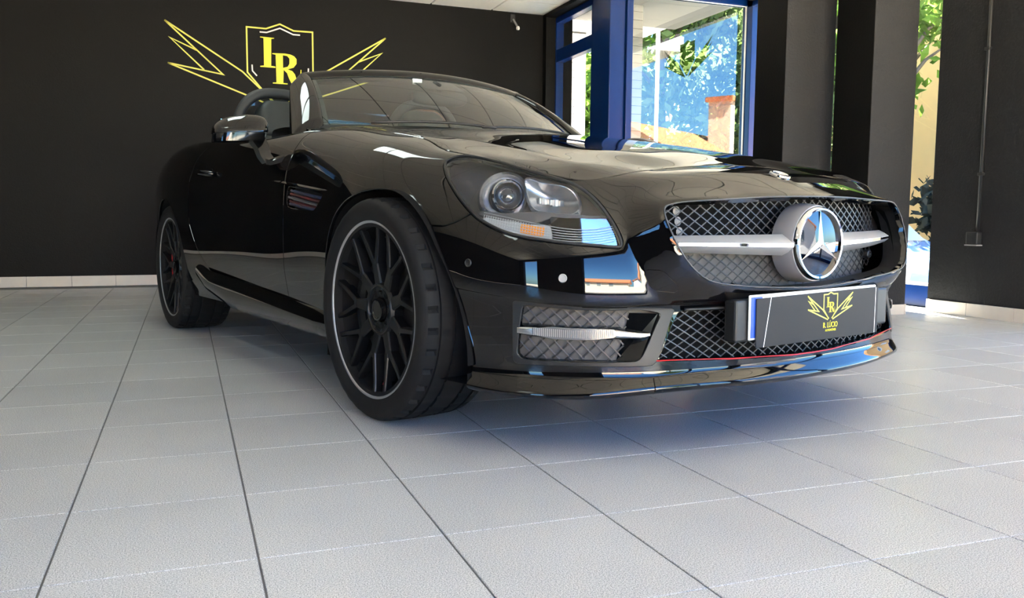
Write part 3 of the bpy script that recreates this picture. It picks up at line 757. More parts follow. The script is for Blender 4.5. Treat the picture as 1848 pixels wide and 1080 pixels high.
house('house', 11.6, -9.6, math.radians(-32), 7.5, 4.2, 2.30, 1.20, M_WREND, 'white house with a chimney on its red roof, across the street', chim=(.2, .8, .62, 4.35))
house('house', 1.6, -27.0, math.radians(90), 7.0, 6.0, 3.4, 1.9, M_WREND, 'white gabled house with a red roof far down the street')
house('house', -9.5, -19.5, 0, 15.0, 4.0, 2.3, .75, M_CREAM, 'long cream house with a low red roof opposite the shop front')
tree('broadleaf_tree', 4.9, -19.0, 7.5, 2.4, 5000, M_LEAF2, 'tree standing across the street right of the gabled house', .2, trunk=.16, seed=12, base=.25)
q = MB(); q.box((-16, -16.9, GZ), (3.5, -16.6, .75)); o = q.build('garden_wall', M_CREAM); tag(o, 'low cream garden wall along the far side of the street', 'wall')
# ------------------------------------------------------------------ the roadster: body
M_PAINT = mat('black_gloss_paint', (0.0022, 0.0021, 0.0022), rough=0.015, spec=0.55)
M_BLACKG = mat('black_gloss_plastic', (0.004, 0.004, 0.004), rough=0.10, spec=0.5)
M_BLACKS = mat('black_satin_plastic', (0.010, 0.010, 0.010), rough=0.42, spec=0.45)
M_UNDER = mat('underbody_black', (0.006, 0.006, 0.006), rough=0.85, spec=0.1)
M_CHROME = mat('chrome', (0.86, 0.86, 0.87), rough=0.05, metal=1)
M_SATIN = mat('satin_silver', (0.52, 0.52, 0.53), rough=0.30, metal=1)
M_GRILLEBAR = mat('grille_grey_bars', (0.085, 0.085, 0.088), rough=0.45, metal=.5)
M_RED = mat('red_pinstripe', (0.45, 0.01, 0.015), rough=0.35)
M_RUBBER = mat('seal_rubber', (0.008, 0.008, 0.008), rough=0.6)

CAR_RZ = 0.2343
car = empty('roadster', (0, 0, 0), (0, 0, CAR_RZ))
tag(car, 'glossy black open two-seat roadster with large grille emblem and black mesh-spoke wheels', 'car')
PHI = .015; _c, _s = math.cos(PHI), math.sin(PHI)
PIV = np.array([-.885, 0, .32]); ROLL = np.array([[_c, 0, -_s], [0, 1, 0], [_s, 0, _c]])
ROLL_LOC = tuple(PIV - ROLL @ PIV)
def onbody(o, parent=None):
    """hang a part on the car; the body leans a hair on its springs"""
    if parent is None or parent == car:
        o.parent = car; o.rotation_euler = (0, -PHI, 0); o.location = ROLL_LOC
    else: o.parent = parent
    return o
def bgroup(name): return onbody(empty(name))

KT = .075
def normals(u, t):
    e = 1e-3
    a = surf(u + e, t) - surf(u - e, t); b = surf(u, t + 5 * e) - surf(u, t - 5 * e)
    n = np.cross(a, b); n /= np.maximum(np.linalg.norm(n, axis=1), 1e-9)[:, None]
    c = surf(u, t); s = np.sign(np.einsum('ij,ij->i', n, c - np.array([0, .6, .5])))
    return n * s[:, None]
def surfo(u, t, d):
    u = np.atleast_1d(np.asarray(u, float)); t = np.atleast_1d(np.asarray(t, float))
    return surf(u, t) - normals(u, t) * d
def uvp(L): return np.array([(a, b * KT) for a, b in L])

def mesh_panel(name, V, F, side, m, parent=None, rim=.010, smooth=True):
    """surface with turned-in edges; V, F describe the right-hand (x>0) side, side=-1 mirrors it"""
    V = np.array(V, float)
    if side < 0: V = V * [-1, 1, 1]; F = [f[::-1] for f in F]
    me_n = np.zeros_like(V)
    for f in F:
        p = V[list(f)]; n = np.cross(p[1] - p[0], p[2] - p[0])
        if len(f) > 3: n = n + np.cross(p[2] - p[0], p[3] - p[0])
        for i in f: me_n[i] += n
    me_n /= np.maximum(np.linalg.norm(me_n, axis=1), 1e-12)[:, None]
    VV = list(V); FF = list(F)
    if rim:
        ed = {}
        for f in F:
            for k in range(len(f)):
                a, b = f[k], f[(k + 1) % len(f)]
                ed[(a, b)] = ed.get((a, b), 0) + 1
        bd = [e for e in ed if (e[1], e[0]) not in ed]
        O = np.zeros_like(V); CH = min(.0017, rim * .3)
        for (a, b) in bd:
            w = np.cross(V[b] - V[a], me_n[a] + me_n[b]); L = np.linalg.norm(w)
            if L > 1e-12: O[a] += w / L; O[b] += w / L
        O /= np.maximum(np.linalg.norm(O, axis=1), 1e-9)[:, None]
        for (a, b) in bd:     # small rounded-over edge that catches the light, then the flange
            n = len(VV); c1 = V[a] + (O[a] - me_n[a]) * CH; c2 = V[b] + (O[b] - me_n[b]) * CH
            VV += [V[a], V[b], c2, c1]; FF.append((n + 1, n, n + 3, n + 2))
            n = len(VV); VV += [c1, c2, c2 - me_n[b] * rim, c1 - me_n[a] * rim]; FF.append((n + 1, n, n + 3, n + 2))
    o = obj(name, VV, FF, m, None, smooth)
    return onbody(o, parent)

def sheet(us, ts):
    us = np.asarray(us, float); ts = np.asarray(ts, float)
    U, T = np.meshgrid(us, ts, indexing='ij'); A = np.c_[U.ravel(), T.ravel()]
    V = surf(A[:, 0], A[:, 1]); n, m = len(us), len(ts)
    F = [(i * m + j, i * m + j + 1, (i + 1) * m + j + 1, (i + 1) * m + j) for i in range(n - 1) for j in range(m - 1)]
    # outward winding for x > 0
    f = F[len(F) // 2]; p = V[list(f)]; nn = np.cross(p[1] - p[0], p[2] - p[0]); c = p.mean(0) - np.array([0, .6, .5])
    if nn @ c < 0: F = [f[::-1] for f in F]
    return V, A, F
def cut(V, A, F, fn): return clip(V, A, F, fn(V, A))

GAP = .0032
HEAD = [(1.1717,1.402),(1.1616,1.07),(1.1244,.657),(1.0488,.589),(.9327,.678),(.8501,.781),(.7743,.796),(.7195,.906),(.6794,1.222),(.6402,1.709),(.6085,2.331),(.5873,2.916),(.5822,3.214),(.5919,3.266),(.6606,3.049),(.7579,2.994),(.8181,3.035),(.8693,3.0),(.9156,2.908),(.9661,2.76),(1.0162,2.507),(1.077,2.158),(1.1323,1.803)]
HEADP = chaikin(uvp(HEAD), 2)
GR_L = [(.0,2.248),(.1268,2.238),(.2826,2.197),(.4229,2.093),(.4747,2.149),(.4876,2.27),(.4862,2.672),(.4723,3.205),(.4538,3.607),(.4296,3.913),(.4038,4.119),(.3703,4.262),(.2556,4.404),(.151,4.498),(.0,4.588)]
GRP = uvp(GR_L); GRP = np.vstack([GRP, (GRP[::-1] * [-1, 1])[1:-1]]); GRP = chaikin(GRP, 2)
LOW_L = [(.0,5.998),(.2998,5.988),(.4328,5.94),(.4426,6.107),(.4992,7.137),(.2877,7.243),(.0805,7.397),(.0,7.417)]
LOP = uvp(LOW_L); LOP = np.vstack([LOP, (LOP[::-1] * [-1, 1])[1:-1]])
INTK = [(.8309,5.919),(.6808,5.86),(.5348,5.86),(.4792,6.045),(.5105,6.586),(.5417,7.136),(.6668,7.162),(.8338,7.284),(.8499,7.14),(.8441,6.717)]
def fillet(poly, r=.008, n=4):
    P = np.asarray(poly, float); m = len(P); out = []
    for i in range(m):
        a, p, c = P[i - 1], P[i], P[(i + 1) % m]; la, lc = np.linalg.norm(a - p), np.linalg.norm(c - p); k = min(r, la * .45, lc * .45)
        A, C = p + (a - p) / la * k, p + (c - p) / lc * k
        for t in np.linspace(0, 1, n): out.append(A * (1 - t) ** 2 + 2 * p * t * (1 - t) + C * t * t)
    return np.array(out)
INP = fillet(uvp(INTK), .012)
BEZP = fillet(uvp([(.8559,5.809),(.6967,5.7),(.5482,5.7),(.4456,5.887),(.4751,6.594),(.5047,7.275),(.6668,7.279),(.859,7.429)]), .012)
CORN = [(1.1422,5.62),(1.0489,5.62),(1.0306,5.976),(1.0013,6.53),(.9767,7.109),(.9852,7.205),(1.0985,7.224),(1.2,7.224),(1.2,5.58)]
COP = uvp(CORN)
FB = [(1.45,3.43),(1.2192,3.338),(1.1701,3.303),(1.0833,3.168),(1.0419,2.972),(.9955,2.656),(.97,2.3)]
DF = [(2.13,-.3),(2.1202,1.461),(2.1059,1.789),(2.1024,2.207),(2.1155,2.646),(2.1154,3.107),(2.105,3.785),(2.117,5.203),(2.14,7.584),(2.16,10.2)]
DR = [(3.05,-.3),(3.10,1.3),(3.1833,1.941),(3.30,2.518),(3.365,3.2),(3.3693,4.431),(3.2858,5.058),(3.1962,5.9),(3.1115,6.484),(3.06,7.2),(3.0,10.2)]
VENTP = fillet(uvp([(2.0876,3.10),(1.9093,3.09),(1.7391,3.208),(1.8093,3.733),(2.0188,3.78),(2.0762,3.74)]), .02)
FLAPP = fillet(uvp([(.5341,3.934),(.4918,3.953),(.4525,4.354),(.4567,4.545),(.5047,4.486),(.5193,4.334)]), .006)
ARCH_F = chaikin([(.36,-.05),(.335,.18),(.335,.32),(.328,.42),(.29,.52),(.225,.60),(.13,.652),(0,.670),(-.12,.662),(-.20,.625),(-.27,.56),(-.32,.485),(-.36,.41),(-.39,.33),(-.405,.24),(-.40,.16),(-.42,-.05)], 2)
ARCH_R = np.array([(2.43 + .352 * math.cos(a), .322 + .352 * math.sin(a)) for a in np.linspace(-.15, PI + .15, 50)] + [(2.05, -.1), (2.8, -.1)])
TT_U = [0, .50, .60, .66, .7195, .78, .85, .93, 1.05, 1.125, 1.20, 1.30, 1.42, 1.6, 9]
TT_T = [0, .00, .15, .45, .80, .72, .70, .60, .49, .46, .32, .14, .05, 0, 0]
def ttop(u): return np.interp(np.abs(u), TT_U, TT_T)

# smooth the shut line a little so the edge runs fair
_uu = np.linspace(0, 2.4, 241); _tt = ttop(_uu)
for _ in range(14): _tt = np.r_[_tt[0], (_tt[:-2] + 2 * _tt[1:-1] + _tt[2:]) / 4, _tt[-1]]
def ttop(u): return np.interp(np.abs(u), _uu, _tt)

def q_top(V, A): return (A[:, 1] - ttop(A[:, 0])) * KT - .0032
def q_out(poly, g=GAP): return lambda V, A: -sdf(np.c_[A[:, 0], A[:, 1] * KT], poly) - g
def q_in(poly, g=GAP): return lambda V, A: sdf(np.c_[A[:, 0], A[:, 1] * KT], poly) - g
def q_arch(poly): return lambda V, A: -sdf(V[:, 1:], poly)
def left_of(line, g=GAP, sgn=1):
    """keep the nose side (sgn 1) or tail side (-1) of a line running from top to bottom in (u, t)"""
    L = np.array(line, float); o = np.argsort(L[:, 1]); L = L[o]
    return lambda V, A: sgn * (np.interp(A[:, 1], L[:, 1], L[:, 0]) - A[:, 0]) - g
FBP = np.vstack([uvp(FB), uvp([(.8, 2.3), (-.3, 2.3), (-.3, -1), (.97, -1)])])   # helper region is built below
# nose region: everything forward of the wing line, through the headlamp opening
NOSE = np.vstack([uvp([(-.3, -.9), (.86, -.9), (.86, 1.5), (.9955, 2.656)]), uvp(FB[::-1][2:]), uvp([(1.45, 11), (-.3, 11)])])
LIPT = 8.02

ts_f = np.unique(np.r_[np.arange(0, 10.01, .14), LIPT])
for side in (-1, 1):
    # bumper cover
    V, A, F = sheet(np.arange(0, 1.46, .0125), ts_f)
    for fn in (q_top, q_in(NOSE, .002), q_out(HEADP, .0065), q_out(GRP, 0), q_out(LOP, 0), q_out(INP, 0), q_out(COP, .0015), q_out(FLAPP, .0012), lambda V, A: (LIPT - A[:, 1]) * KT - .0012, q_arch(ARCH_F)):
        V, A, F = cut(V, A, F, fn)
    if side < 0: BUMP = (V, A, F)
    else:
        L = BUMP[0] * [-1, 1, 1]; n = len(L)
        VV = np.vstack([L, V]); FF = [f[::-1] for f in BUMP[2]] + [tuple(i + n for i in f) for f in F]
        # weld the centre line
        idx = {}; mp = {}
        for i, p in enumerate(VV):
            if abs(p[0]) < 2e-4:
                k = (round(p[1], 4), round(p[2], 4)); mp[i] = idx.setdefault(k, i)
        FF = [tuple(mp.get(i, i) for i in f) for f in FF]
        used = sorted({i for f in FF for i in f}); r = {v: k for k, v in enumerate(used)}
        mesh_panel('front_bumper', VV[used], [tuple(r[i] for i in f) for f in FF], 1, M_PAINT, rim=.012)
    # washer flap and corner insert
    V, A, F = sheet(np.arange(.42, .56, .01), np.arange(3.8, 4.9, .1)); V, A, F = cut(V, A, F, q_in(FLAPP, .0008)); mesh_panel('washer_flap', V, F, side, M_PAINT)
    V, A, F = sheet(np.arange(.95, 1.24, .0125), np.arange(5.6, 7.4, .1)); V, A, F = cut(V, A, F, q_in(COP, .0015)); V, A, F = cut(V, A, F, q_arch(ARCH_F)); mesh_panel('bumper_corner', V, F, side, M_PAINT)
    # splitter lip
    V, A, F = sheet(np.arange(0, 1.30, .0125), np.arange(LIPT, 10.01, .11))
    for fn in (lambda V, A: (A[:, 1] - LIPT) * KT - .0008, q_arch(ARCH_F)): V, A, F = cut(V, A, F, fn)
    for nm, keep in (('splitter_centre', lambda V, A: .505 - A[:, 0]), ('splitter_corner', lambda V, A: A[:, 0] - .508)):
        v, a, f = cut(V, A, F, keep); mesh_panel(nm, v, f, side, M_PAINT)
    # wing
    V, A, F = sheet(np.arange(.80, 2.20, .0125), np.arange(0, 7.6, .12))
    for fn in (q_top, lambda V, A: -sdf(np.c_[A[:, 0], A[:, 1] * KT], NOSE) - .002, q_out(HEADP, .0065), q_arch(ARCH_F), left_of(DF), q_out(VENTP, 0), lambda V, A: (np.interp(A[:, 0], [1.4, 1.7748, 3.1108], [7.3, 7.12, 6.36]) - A[:, 1]) * KT - GAP):
        V, A, F = cut(V, A, F, fn)
    mesh_panel('front_wing', V, F, side, M_PAINT)
    # door
    V, A, F = sheet(np.arange(2.08, 3.42, .0125), np.arange(0, 7.6, .12))
    for fn in (left_of(DF, GAP, -1), left_of(DR), lambda V, A: (np.interp(A[:, 0], [1.4, 1.7748, 3.1108], [7.3, 7.12, 6.36]) - A[:, 1]) * KT - GAP): V, A, F = cut(V, A, F, fn)
    door = mesh_panel('door', V, F, side, M_PAINT)
    if side < 0: DOOR_R = door
    else: DOOR_L = door
    # rear quarter and tail
    V, A, F = sheet(np.r_[np.arange(2.95, 4.6, .016), np.linspace(4.6, UMAX, 26)], np.arange(0, 8.5, .16))
    for fn in (left_of(DR, GAP, -1), q_arch(ARCH_R)): V, A, F = cut(V, A, F, fn)
    mesh_panel('rear_quarter', V, F, side, M_PAINT)
    # liner behind the shut lines
    V, A, F = sheet(np.r_[np.arange(0, 4.6, .03), np.linspace(4.6, UMAX, 14)], np.arange(.0, 9.0, .3))
    V = V - normals(A[:, 0], A[:, 1]) * .028
    for fn in (lambda V, A: (A[:, 1] - ttop(A[:, 0]) - .25) * KT, q_arch(ARCH_F), q_arch(ARCH_R), q_out(HEADP, .02), q_out(GRP, .02), q_out(LOP, .02), q_out(INP, .02)): V, A, F = cut(V, A, F, fn)
    mesh_panel('inner_shell', V, F, side, M_UNDER, rim=0)
    # wheel-arch liners: turned-in tunnels
    for nm, poly, yc in (('front_arch_liner', ARCH_F, 0), ('rear_arch_liner', ARCH_R, 2.43)):
        pts = [p for p in poly if p[1] > .14]; pts = np.array(sorted(pts, key=lambda p: math.atan2(p[1] - .2, p[0] - yc)))
        xo = [np.interp(y, [-.42, -.3, -.1, 0, .3], [.80, .838, .866, .878, .882]) if yc == 0 else .888 for y, z in pts]
        G = np.array([[(x, y, z), (.55, y * .98 + yc * .02, z)] for x, (y, z) in zip(xo, pts)])
        G[..., 0] *= side
        q = MB(); q.grid(G); n = len(pts); q.add([(side * .55, y, z) for y, z in pts], [tuple(range(n))])
        onbody(q.build(nm, M_UNDER, None, True, sharp=50))
    # side skirt
    ys = np.linspace(.345, 2.06, 40)
    prof = []
    for y in ys:
        k = np.interp(y, [.345, .42, 1.80, 2.06], [0, 1, 1, .2]); r = np.interp(y, [.345, 1.45, 1.80, 2.06], [0, 0, .045, .12])
        zt = np.interp(y, [.345, .374, 1.71, 1.9, 2.06], [.268, .273, .338, .40, .45])
        prof.append([(.845, y, zt + .012), (.866 + .004 * k, y, zt + .006), (.876 + .010 * k, y, zt - .022 ), (.876 + .012 * k, y, .236 + r), (.868 + .006 * k, y, .205 + r), (.845, y, .186 + r), (.76, y, .172 + r * .6)])
    G = np.array(prof); G = np.stack([nat(np.arange(7.), g, np.linspace(0, 6, 25)) for g in G]); G[..., 0] *= side
    q = MB(); q.grid(G, flip=side > 0)
    q.add(G[0], [tuple(range(len(G[0])))[:: 1 if side > 0 else -1]]); q.add(G[-1], [tuple(range(len(G[0])))[:: -1 if side > 0 else 1]])
    onbody(q.build('side_skirt', M_PAINT, None, True, sharp=50))

# ---- bonnet: thin-plate surface through the shut line, the crests and the centre line
def tps_fit(P):
    P = np.array(P, float); n = len(P); d = np.hypot(P[:, None, 0] - P[None, :, 0], P[:, None, 1] - P[None, :, 1])
    K = np.where(d > 0, d * d * np.log(np.maximum(d, 1e-9)), 0) + np.eye(n) * 2e-4
    Q = np.c_[np.ones(n), P[:, :2]]; M = np.zeros((n + 3, n + 3)); M[:n, :n] = K; M[:n, n:] = Q; M[n:, :n] = Q.T
    return P, np.linalg.solve(M, np.r_[P[:, 2], 0, 0, 0])
def tps(fit, x, y):
    P, w = fit; n = len(P); d = np.hypot(x[:, None] - P[None, :, 0], y[:, None] - P[None, :, 1])
    return np.where(d > 0, d * d * np.log(np.maximum(d, 1e-9)), 0) @ w[:n] + w[n] + w[n + 1] * x + w[n + 2] * y
def edge(u): u = np.asarray(u, float); return surf(u, ttop(u))
ROLL_H = .006        # the bonnet edge rolls down to the shut line
ctl = []
for u in np.r_[np.linspace(0, .6, 7), np.linspace(.7, 2.2, 16)]:
    for dt in ((0, .45) if u < .62 else (0,)):
        p = surf([u], ttop([u]) + dt)[0] + [0, 0, ROLL_H * np.clip((u - .74) / .14, 0, 1)]; ctl.append(p)
        if p[0] > .01: ctl.append(p * [-1, 1, 1])
for x, y, z in [(0,-.45,.764),(0,-.3,.794),(0,-.1,.828),(0,.1,.858),(0,.35,.890),(0,.65,.919),(.28,-.45,.757),(.28,-.3,.787),(.28,-.1,.821),(.28,.1,.851),(.28,.35,.885),(.28,.65,.917),
                (.545,-.53,.7135),(.55,-.48,.724),(.55,-.385,.744),(.55,-.25,.771),(.55,-.076,.801),(.55,.155,.836),(.555,.4,.872),(.56,.65,.906),(.65,.95,.925),(.3,.85,.924),(0,.8,.922)]:
    ctl.append((x, y, z))
    if x > 0: ctl.append((-x, y, z))
HOODFIT = tps_fit(ctl)
_su = np.linspace(.74, 2.3, 160); _sp = edge(_su)[:, :2]; _sw = np.clip((_su - .74) / .14, 0, 1)
def hood_z(x, y):
    x = np.asarray(x, float); y = np.asarray(y, float)
    z = tps(HOODFIT, x, y)
    D = np.hypot(np.abs(x)[:, None] - _sp[None, :, 0], y[:, None] - _sp[None, :, 1]); i = D.argmin(1); d = D[np.arange(len(x)), i]
    z = z - ROLL_H * _sw[i] * np.exp(-(d / .020) ** 1.3)
    xc = np.interp(y, [-.7, -.53, -.3, 0, .9], [.535, .545, .55, .55, .56])
    d = np.abs(x) - xc
    k = np.clip((y + .62) / .2, 0, 1)
    return z + k * .0045 * np.exp(-np.sqrt(d * d + .005 ** 2) / .035)
REAR_Y = lambda x: .705 + .55 * x * x
eu = np.linspace(0, 2.3, 260); ep = edge(eu)
ep = ep[ep[:, 1] < REAR_Y(ep[:, 0]) + .001]
rx = np.linspace(ep[-1, 0], -ep[-1, 0], 60)
outline = np.vstack([(ep * [-1, 1, 1])[::-1][:-1, :2], ep[:, :2], np.c_[rx, REAR_Y(rx)][1:-1]])
xs = np.linspace(-.76, .76, 110); ys = np.linspace(-.62, 1.10, 124)
X, Y = np.meshgrid(xs, ys, indexing='ij'); V = np.c_[X.ravel(), Y.ravel(), hood_z(X.ravel(), Y.ravel())]
F = [(i * 124 + j, (i + 1) * 124 + j, (i + 1) * 124 + j + 1, i * 124 + j + 1) for i in range(109) for j in range(123)]
V, A, F = clip(V, V, F, sdf(V[:, :2], outline) - .0050)
mesh_panel('bonnet', V, F, 1, M_PAINT, rim=.014)

# ---- cowl panel, windscreen, frame
def ws(a, s):
    """windscreen: a across (-1..1), s up (0..1)"""
    a = np.asarray(a, float); s = np.asarray(s, float)
    xb, yb, zb = .654 * a, .745 + .235 * a * a, .930 + .012 * a * a
    xt, yt, zt = .545 * a, 1.295 + .065 * a * a, 1.222 - .040 * a * a
    k = 4 * s * (1 - s) * .022
    return np.stack([xb + (xt - xb) * s, yb + (yt - yb) * s - k * .5, zb + (zt - zb) * s + k * .85], -1)
M_WSGLASS = glass('windscreen_glass', (0.62, 0.70, 0.66), ior=2.0)
aa = np.linspace(-.955, .955, 41); ss = np.linspace(.0, .93, 21)
Aa, Ss = np.meshgrid(aa, ss, indexing='ij')
q = MB(); q.grid(ws(Aa, Ss)); o = onbody(q.build('windscreen', M_WSGLASS, None, True)); WSO = o
q = MB()   # black ceramic edge of the glass
for lo, hi in ((-.985, -.925), (.925, .985)):
    a2, s2 = np.meshgrid(np.linspace(lo, hi, 5), ss, indexing='ij'); q.grid(ws(a2, s2) + [0, .004, -.003])
a2, s2 = np.meshgrid(aa, np.linspace(.885, .95, 5), indexing='ij'); q.grid(ws(a2, s2) + [0, .004, -.003])
q.build('glass_border', M_BLACKS, WSO, True)
# header rail
al = np.linspace(-1.0, 1.0, 49); G = []
for a in al:
    p = ws(a, .915); t = ws(a, 1.0); d = t - p; d /= np.linalg.norm(d); up = np.array([0, -d[2], d[1]])
    if up[2] < 0: up = -up
    sec = [p + up * .002, p + d * .012 + up * .012, p + d * .035 + up * .018, p + d * .062 + up * .012, p + d * .078 - up * .008, p + d * .070 - up * .034, p + d * .03 - up * .036, p + d * .0 - up * .010]
    G.append(nat(np.arange(9.), np.array(sec + [sec[0]]), np.linspace(0, 8, 33)))
q = MB(); q.grid(np.array(G), flip=True); onbody(q.build('header_rail', M_PAINT, None, True, sharp=60))
for side in (-1, 1):   # A-pillars
    G = []
    for s in np.linspace(-.06, 1.015, 30):
        s_ = max(s, 0) if s > -.02 else s
        Fp = ws(.955, min(max(s, 0), 1)) + (np.array([.012, -.02, -.06]) if s < 0 else 0)
        k = min(max(s, 0), 1)
        O = np.array([.745 - .145 * k ** 1.05, .985 + .385 * k, .868 + .290 * k]) + np.array([0, 0, .0])
        if k > .9: O = O + (np.array([-.035, -.01, .015]) * (k - .9) / .1)
        if s < 0: O = O + np.array([.01, -.02, -.06])
        m = (Fp + O) / 2; out = np.array([.62, -.35, .42]); out /= np.linalg.norm(out)
        sec = [Fp, Fp + np.array([.016, .004, .014]), m + out * np.interp(k, [0, 1], [.040, .026]), O + np.array([.006, -.012, .008]), O, O + np.array([-.03, .004, -.004]), m - out * .02 + np.array([-.02, .01, 0]), Fp + np.array([-.02, .02, -.012])]
        G.append(nat(np.arange(9.), np.array(sec + [sec[0]]), np.linspace(0, 8, 33)))
    G = np.array(G); G[..., 0] *= side
    q = MB(); q.grid(G, flip=side < 0); onbody(q.build('windscreen_pillar', M_PAINT, None, True, sharp=70))
# cowl: black trough between bonnet and glass, wiper blades
xs = np.linspace(-.66, .66, 45); G = []
for x in xs:
    a = x / .654; y0 = REAR_Y(x) - .03; p = ws(np.clip(a, -1, 1), 0.0)
    G.append([(x, y0, hood_z(np.array([x]), np.array([y0]))[0] - .022), (x, y0 + .05, hood_z(np.array([x]), np.array([y0]))[0] - .030), (x, p[1] - .012, p[2] - .012), (x, p[1] + .02, p[2] + .006)])
q = MB(); q.grid(np.array(G)); onbody(q.build('cowl_panel', M_BLACKS, None, True))
wz = bgroup('wiper')
for k, (a0, a1, s) in enumerate(((-.72, .05, .035), (-.05, .78, .03))):
    P = [ws(a, s * math.sin(PI * (a - a0) / (a1 - a0)) + .012) + [0, -.012, .008] for a in np.linspace(a0, a1, 16)]
    q = MB(); q.tube(P, .006, 6); q.build('wiper_blade', M_BLACKS, wz, True)
# ------------------------------------------------------------------ wheels and brakes
M_TYRE = mat('tyre_rubber', (0.006, 0.006, 0.0065), rough=0.7, spec=0.22, noise=0.3, nscale=60)
M_RIM = mat('black_satin_alloy', (0.0045, 0.0045, 0.005), rough=0.36, spec=0.3)
M_LIP = mat('machined_rim_edge', (0.36, 0.36, 0.37), rough=0.42, metal=.7)
M_DISC = mat('brake_disc_steel', (0.012, 0.012, 0.012), rough=0.5, metal=.5)
M_CALR = mat('red_brake_caliper', (0.62, 0.012, 0.02), rough=0.3, coat=.5)

def tyre_mesh(R=.322, w=.118, rin=.250):
    prof = [(-w + .006, rin), (-w - .001, .262), (-w - .007, .276), (-w - .008, .292), (-w - .003, .306), (-w + .006, .3145)]
    tread = [(-w + .012, .3175), (-w + .032, .3205), (-w + .034, .3205), (-w + .0345, .3145), (-w + .043, .3145), (-w + .0435, .3210), (-w + .078, .322), (-w + .0785, .315), (-w + .088, .315), (-w + .0885, .322), (0, .322)]
    half = prof + tread
    full = half + [(-x, r) for x, r in half[::-1][1:]]
    full = full + [(x, rin - .012) for x in (w - .006, 0, -w + .006)]
    n = 210; m = len(full); q = MB(); V = []
    for k in range(n):
        a = 2 * PI * k / n
        for i, (x, r) in enumerate(full):
            ax = abs(x); dx = 0
            if r > .3165 and ax > w - .034 and k % 6 == 0: r -= .009        # shoulder sipes
            if r > .3165 and ax < w - .044 and (k + int(x * 200)) % 6 == 0: r -= .005
            if i == 4 or i == m - 3 - 5: r += .0012 * ((k // 3) % 2)
            V.append((x, r * math.cos(a), r * math.sin(a)))
    F = []
    for k in range(n):
        k2 = (k + 1) % n
        for i in range(m):
            j = (i + 1) % m; F.append((k * m + i, k * m + j, k2 * m + j, k2 * m + i))
    return q.add(V, F)

def make_wheel():
    w = empty('wheel')
    tyre_mesh().build('tyre', M_TYRE, w, True, sharp=35)
    q = MB(); q.lathe([(-.112, .247), (-.100, .243), (-.085, .236), (-.05, .228), (.02, .222), (.09, .236), (.112, .250), (.112, .256), (.0, .246), (-.105, .254)], n=96); q.build('rim_barrel', M_UNDER, w, True, sharp=50)
    q = MB(); q.lathe([(-.104, .2475), (-.1125, .2480), (-.1155, .2510), (-.1150, .2568), (-.108, .2592)], n=120); q.build('rim_edge', M_LIP, w, True, sharp=60)
    # one Y spoke, copied ten times
    q = MB()
    def arm(p0, p1, w0, w1, x0, x1, th=.030):
        p0 = np.array(p0, float); p1 = np.array(p1, float); d = (p1 - p0) / np.linalg.norm(p1 - p0); nn = np.array([-d[1], d[0]])
        V = []
        for p, ww, x in ((p0, w0, x0), (p1, w1, x1)):
            for s, dx in ((-1, th), (-1, .004), (-.78, 0), (.78, 0), (1, .004), (1, th)):
                c = p + nn * s * ww / 2; V.append((x + dx, c[0], c[1]))
        F = [(i, (i + 1) % 6, (i + 1) % 6 + 6, i + 6) for i in range(6)] + [(5, 4, 3, 2, 1, 0), (6, 7, 8, 9, 10, 11)]
        q.add(V, F)
    arm((0, .055), (0, .146), .042, .029, -.084, -.0935)
    for s in (-1, 1):
        arm((s * .0055, .132), (s * .041, .205), .0165, .0130, -.093, -.1005)
        arm((s * .0405, .203), (s * .0555, .238), .0130, .0140, -.1005, -.1060, .022)
    s0 = q.build('spoke', M_RIM, w)
    s0.rotation_euler = (-.12, 0, 0)
    for k in range(1, 9): inst(s0, 'spoke', parent=w, rot=(-.12 + k * 2 * PI / 9, 0, 0))
    q = MB(); q.lathe([(-.060, 0), (-.066, .033), (-.080, .038), (-.081, .062), (-.088, .066), (-.089, .074), (-.080, .080), (-.03, .078)], n=64); q.build('hub', M_RIM, w, True, sharp=35)
    q = MB(); q.lathe([(-.093, 0), (-.093, .024), (-.096, .027), (-.095, .0315), (-.070, .033)], n=40); q.build('centre_cap', M_BLACKG, w, True, sharp=35)
    q = MB(); q.lathe([(-.0885, .066), (-.0915, .068), (-.0885, .0705)], n=48); q.build('hub_ring', M_BLACKG, w, True)
    q = MB(); q.lathe([(-.0845, 0), (-.0845, .005), (-.083, .0075), (-.07, .0075)], (0, .050, 0), n=10); b0 = q.build('wheel_bolt', M_BLACKG, w, True, sharp=35)
    b0.rotation_euler = (.31, 0, 0)
    for k in range(1, 5): inst(b0, 'wheel_bolt', parent=w, rot=(.31 + k * 2 * PI / 5, 0, 0))
    q = MB(); q.lathe([(-.0818, 0), (-.0818, .0085), (-.0808, .0095)], (0, .050, 0), n=12); p0 = q.build('bolt_hole', M_UNDER, w, True, sharp=35); p0.rotation_euler = (.31 + PI / 5, 0, 0)
    for k in range(1, 5): inst(p0, 'bolt_hole', parent=w, rot=(.31 + PI / 5 + k * 2 * PI / 5, 0, 0))
    q = MB(); q.tube([(-.075, .222, 0), (-.093, .212, 0)], .0055, 8); v = q.build('valve_cap', M_CALR, w); v.rotation_euler = (PI * 1.5 - .18, 0, 0)
    return w
def copy_tree(o, parent=None):
    c = o.copy(); COL.objects.link(c)
    if parent is not None: c.parent = parent
    for ch in list(o.children): copy_tree(ch, c)
    return c
wheel = make_wheel(); wheel.parent = car
SPOTS = [(-.773, 0, math.radians(2.4)), (-.773, 2.43, 0), (.773, 0, PI + math.radians(2.4)), (.773, 2.43, PI)]
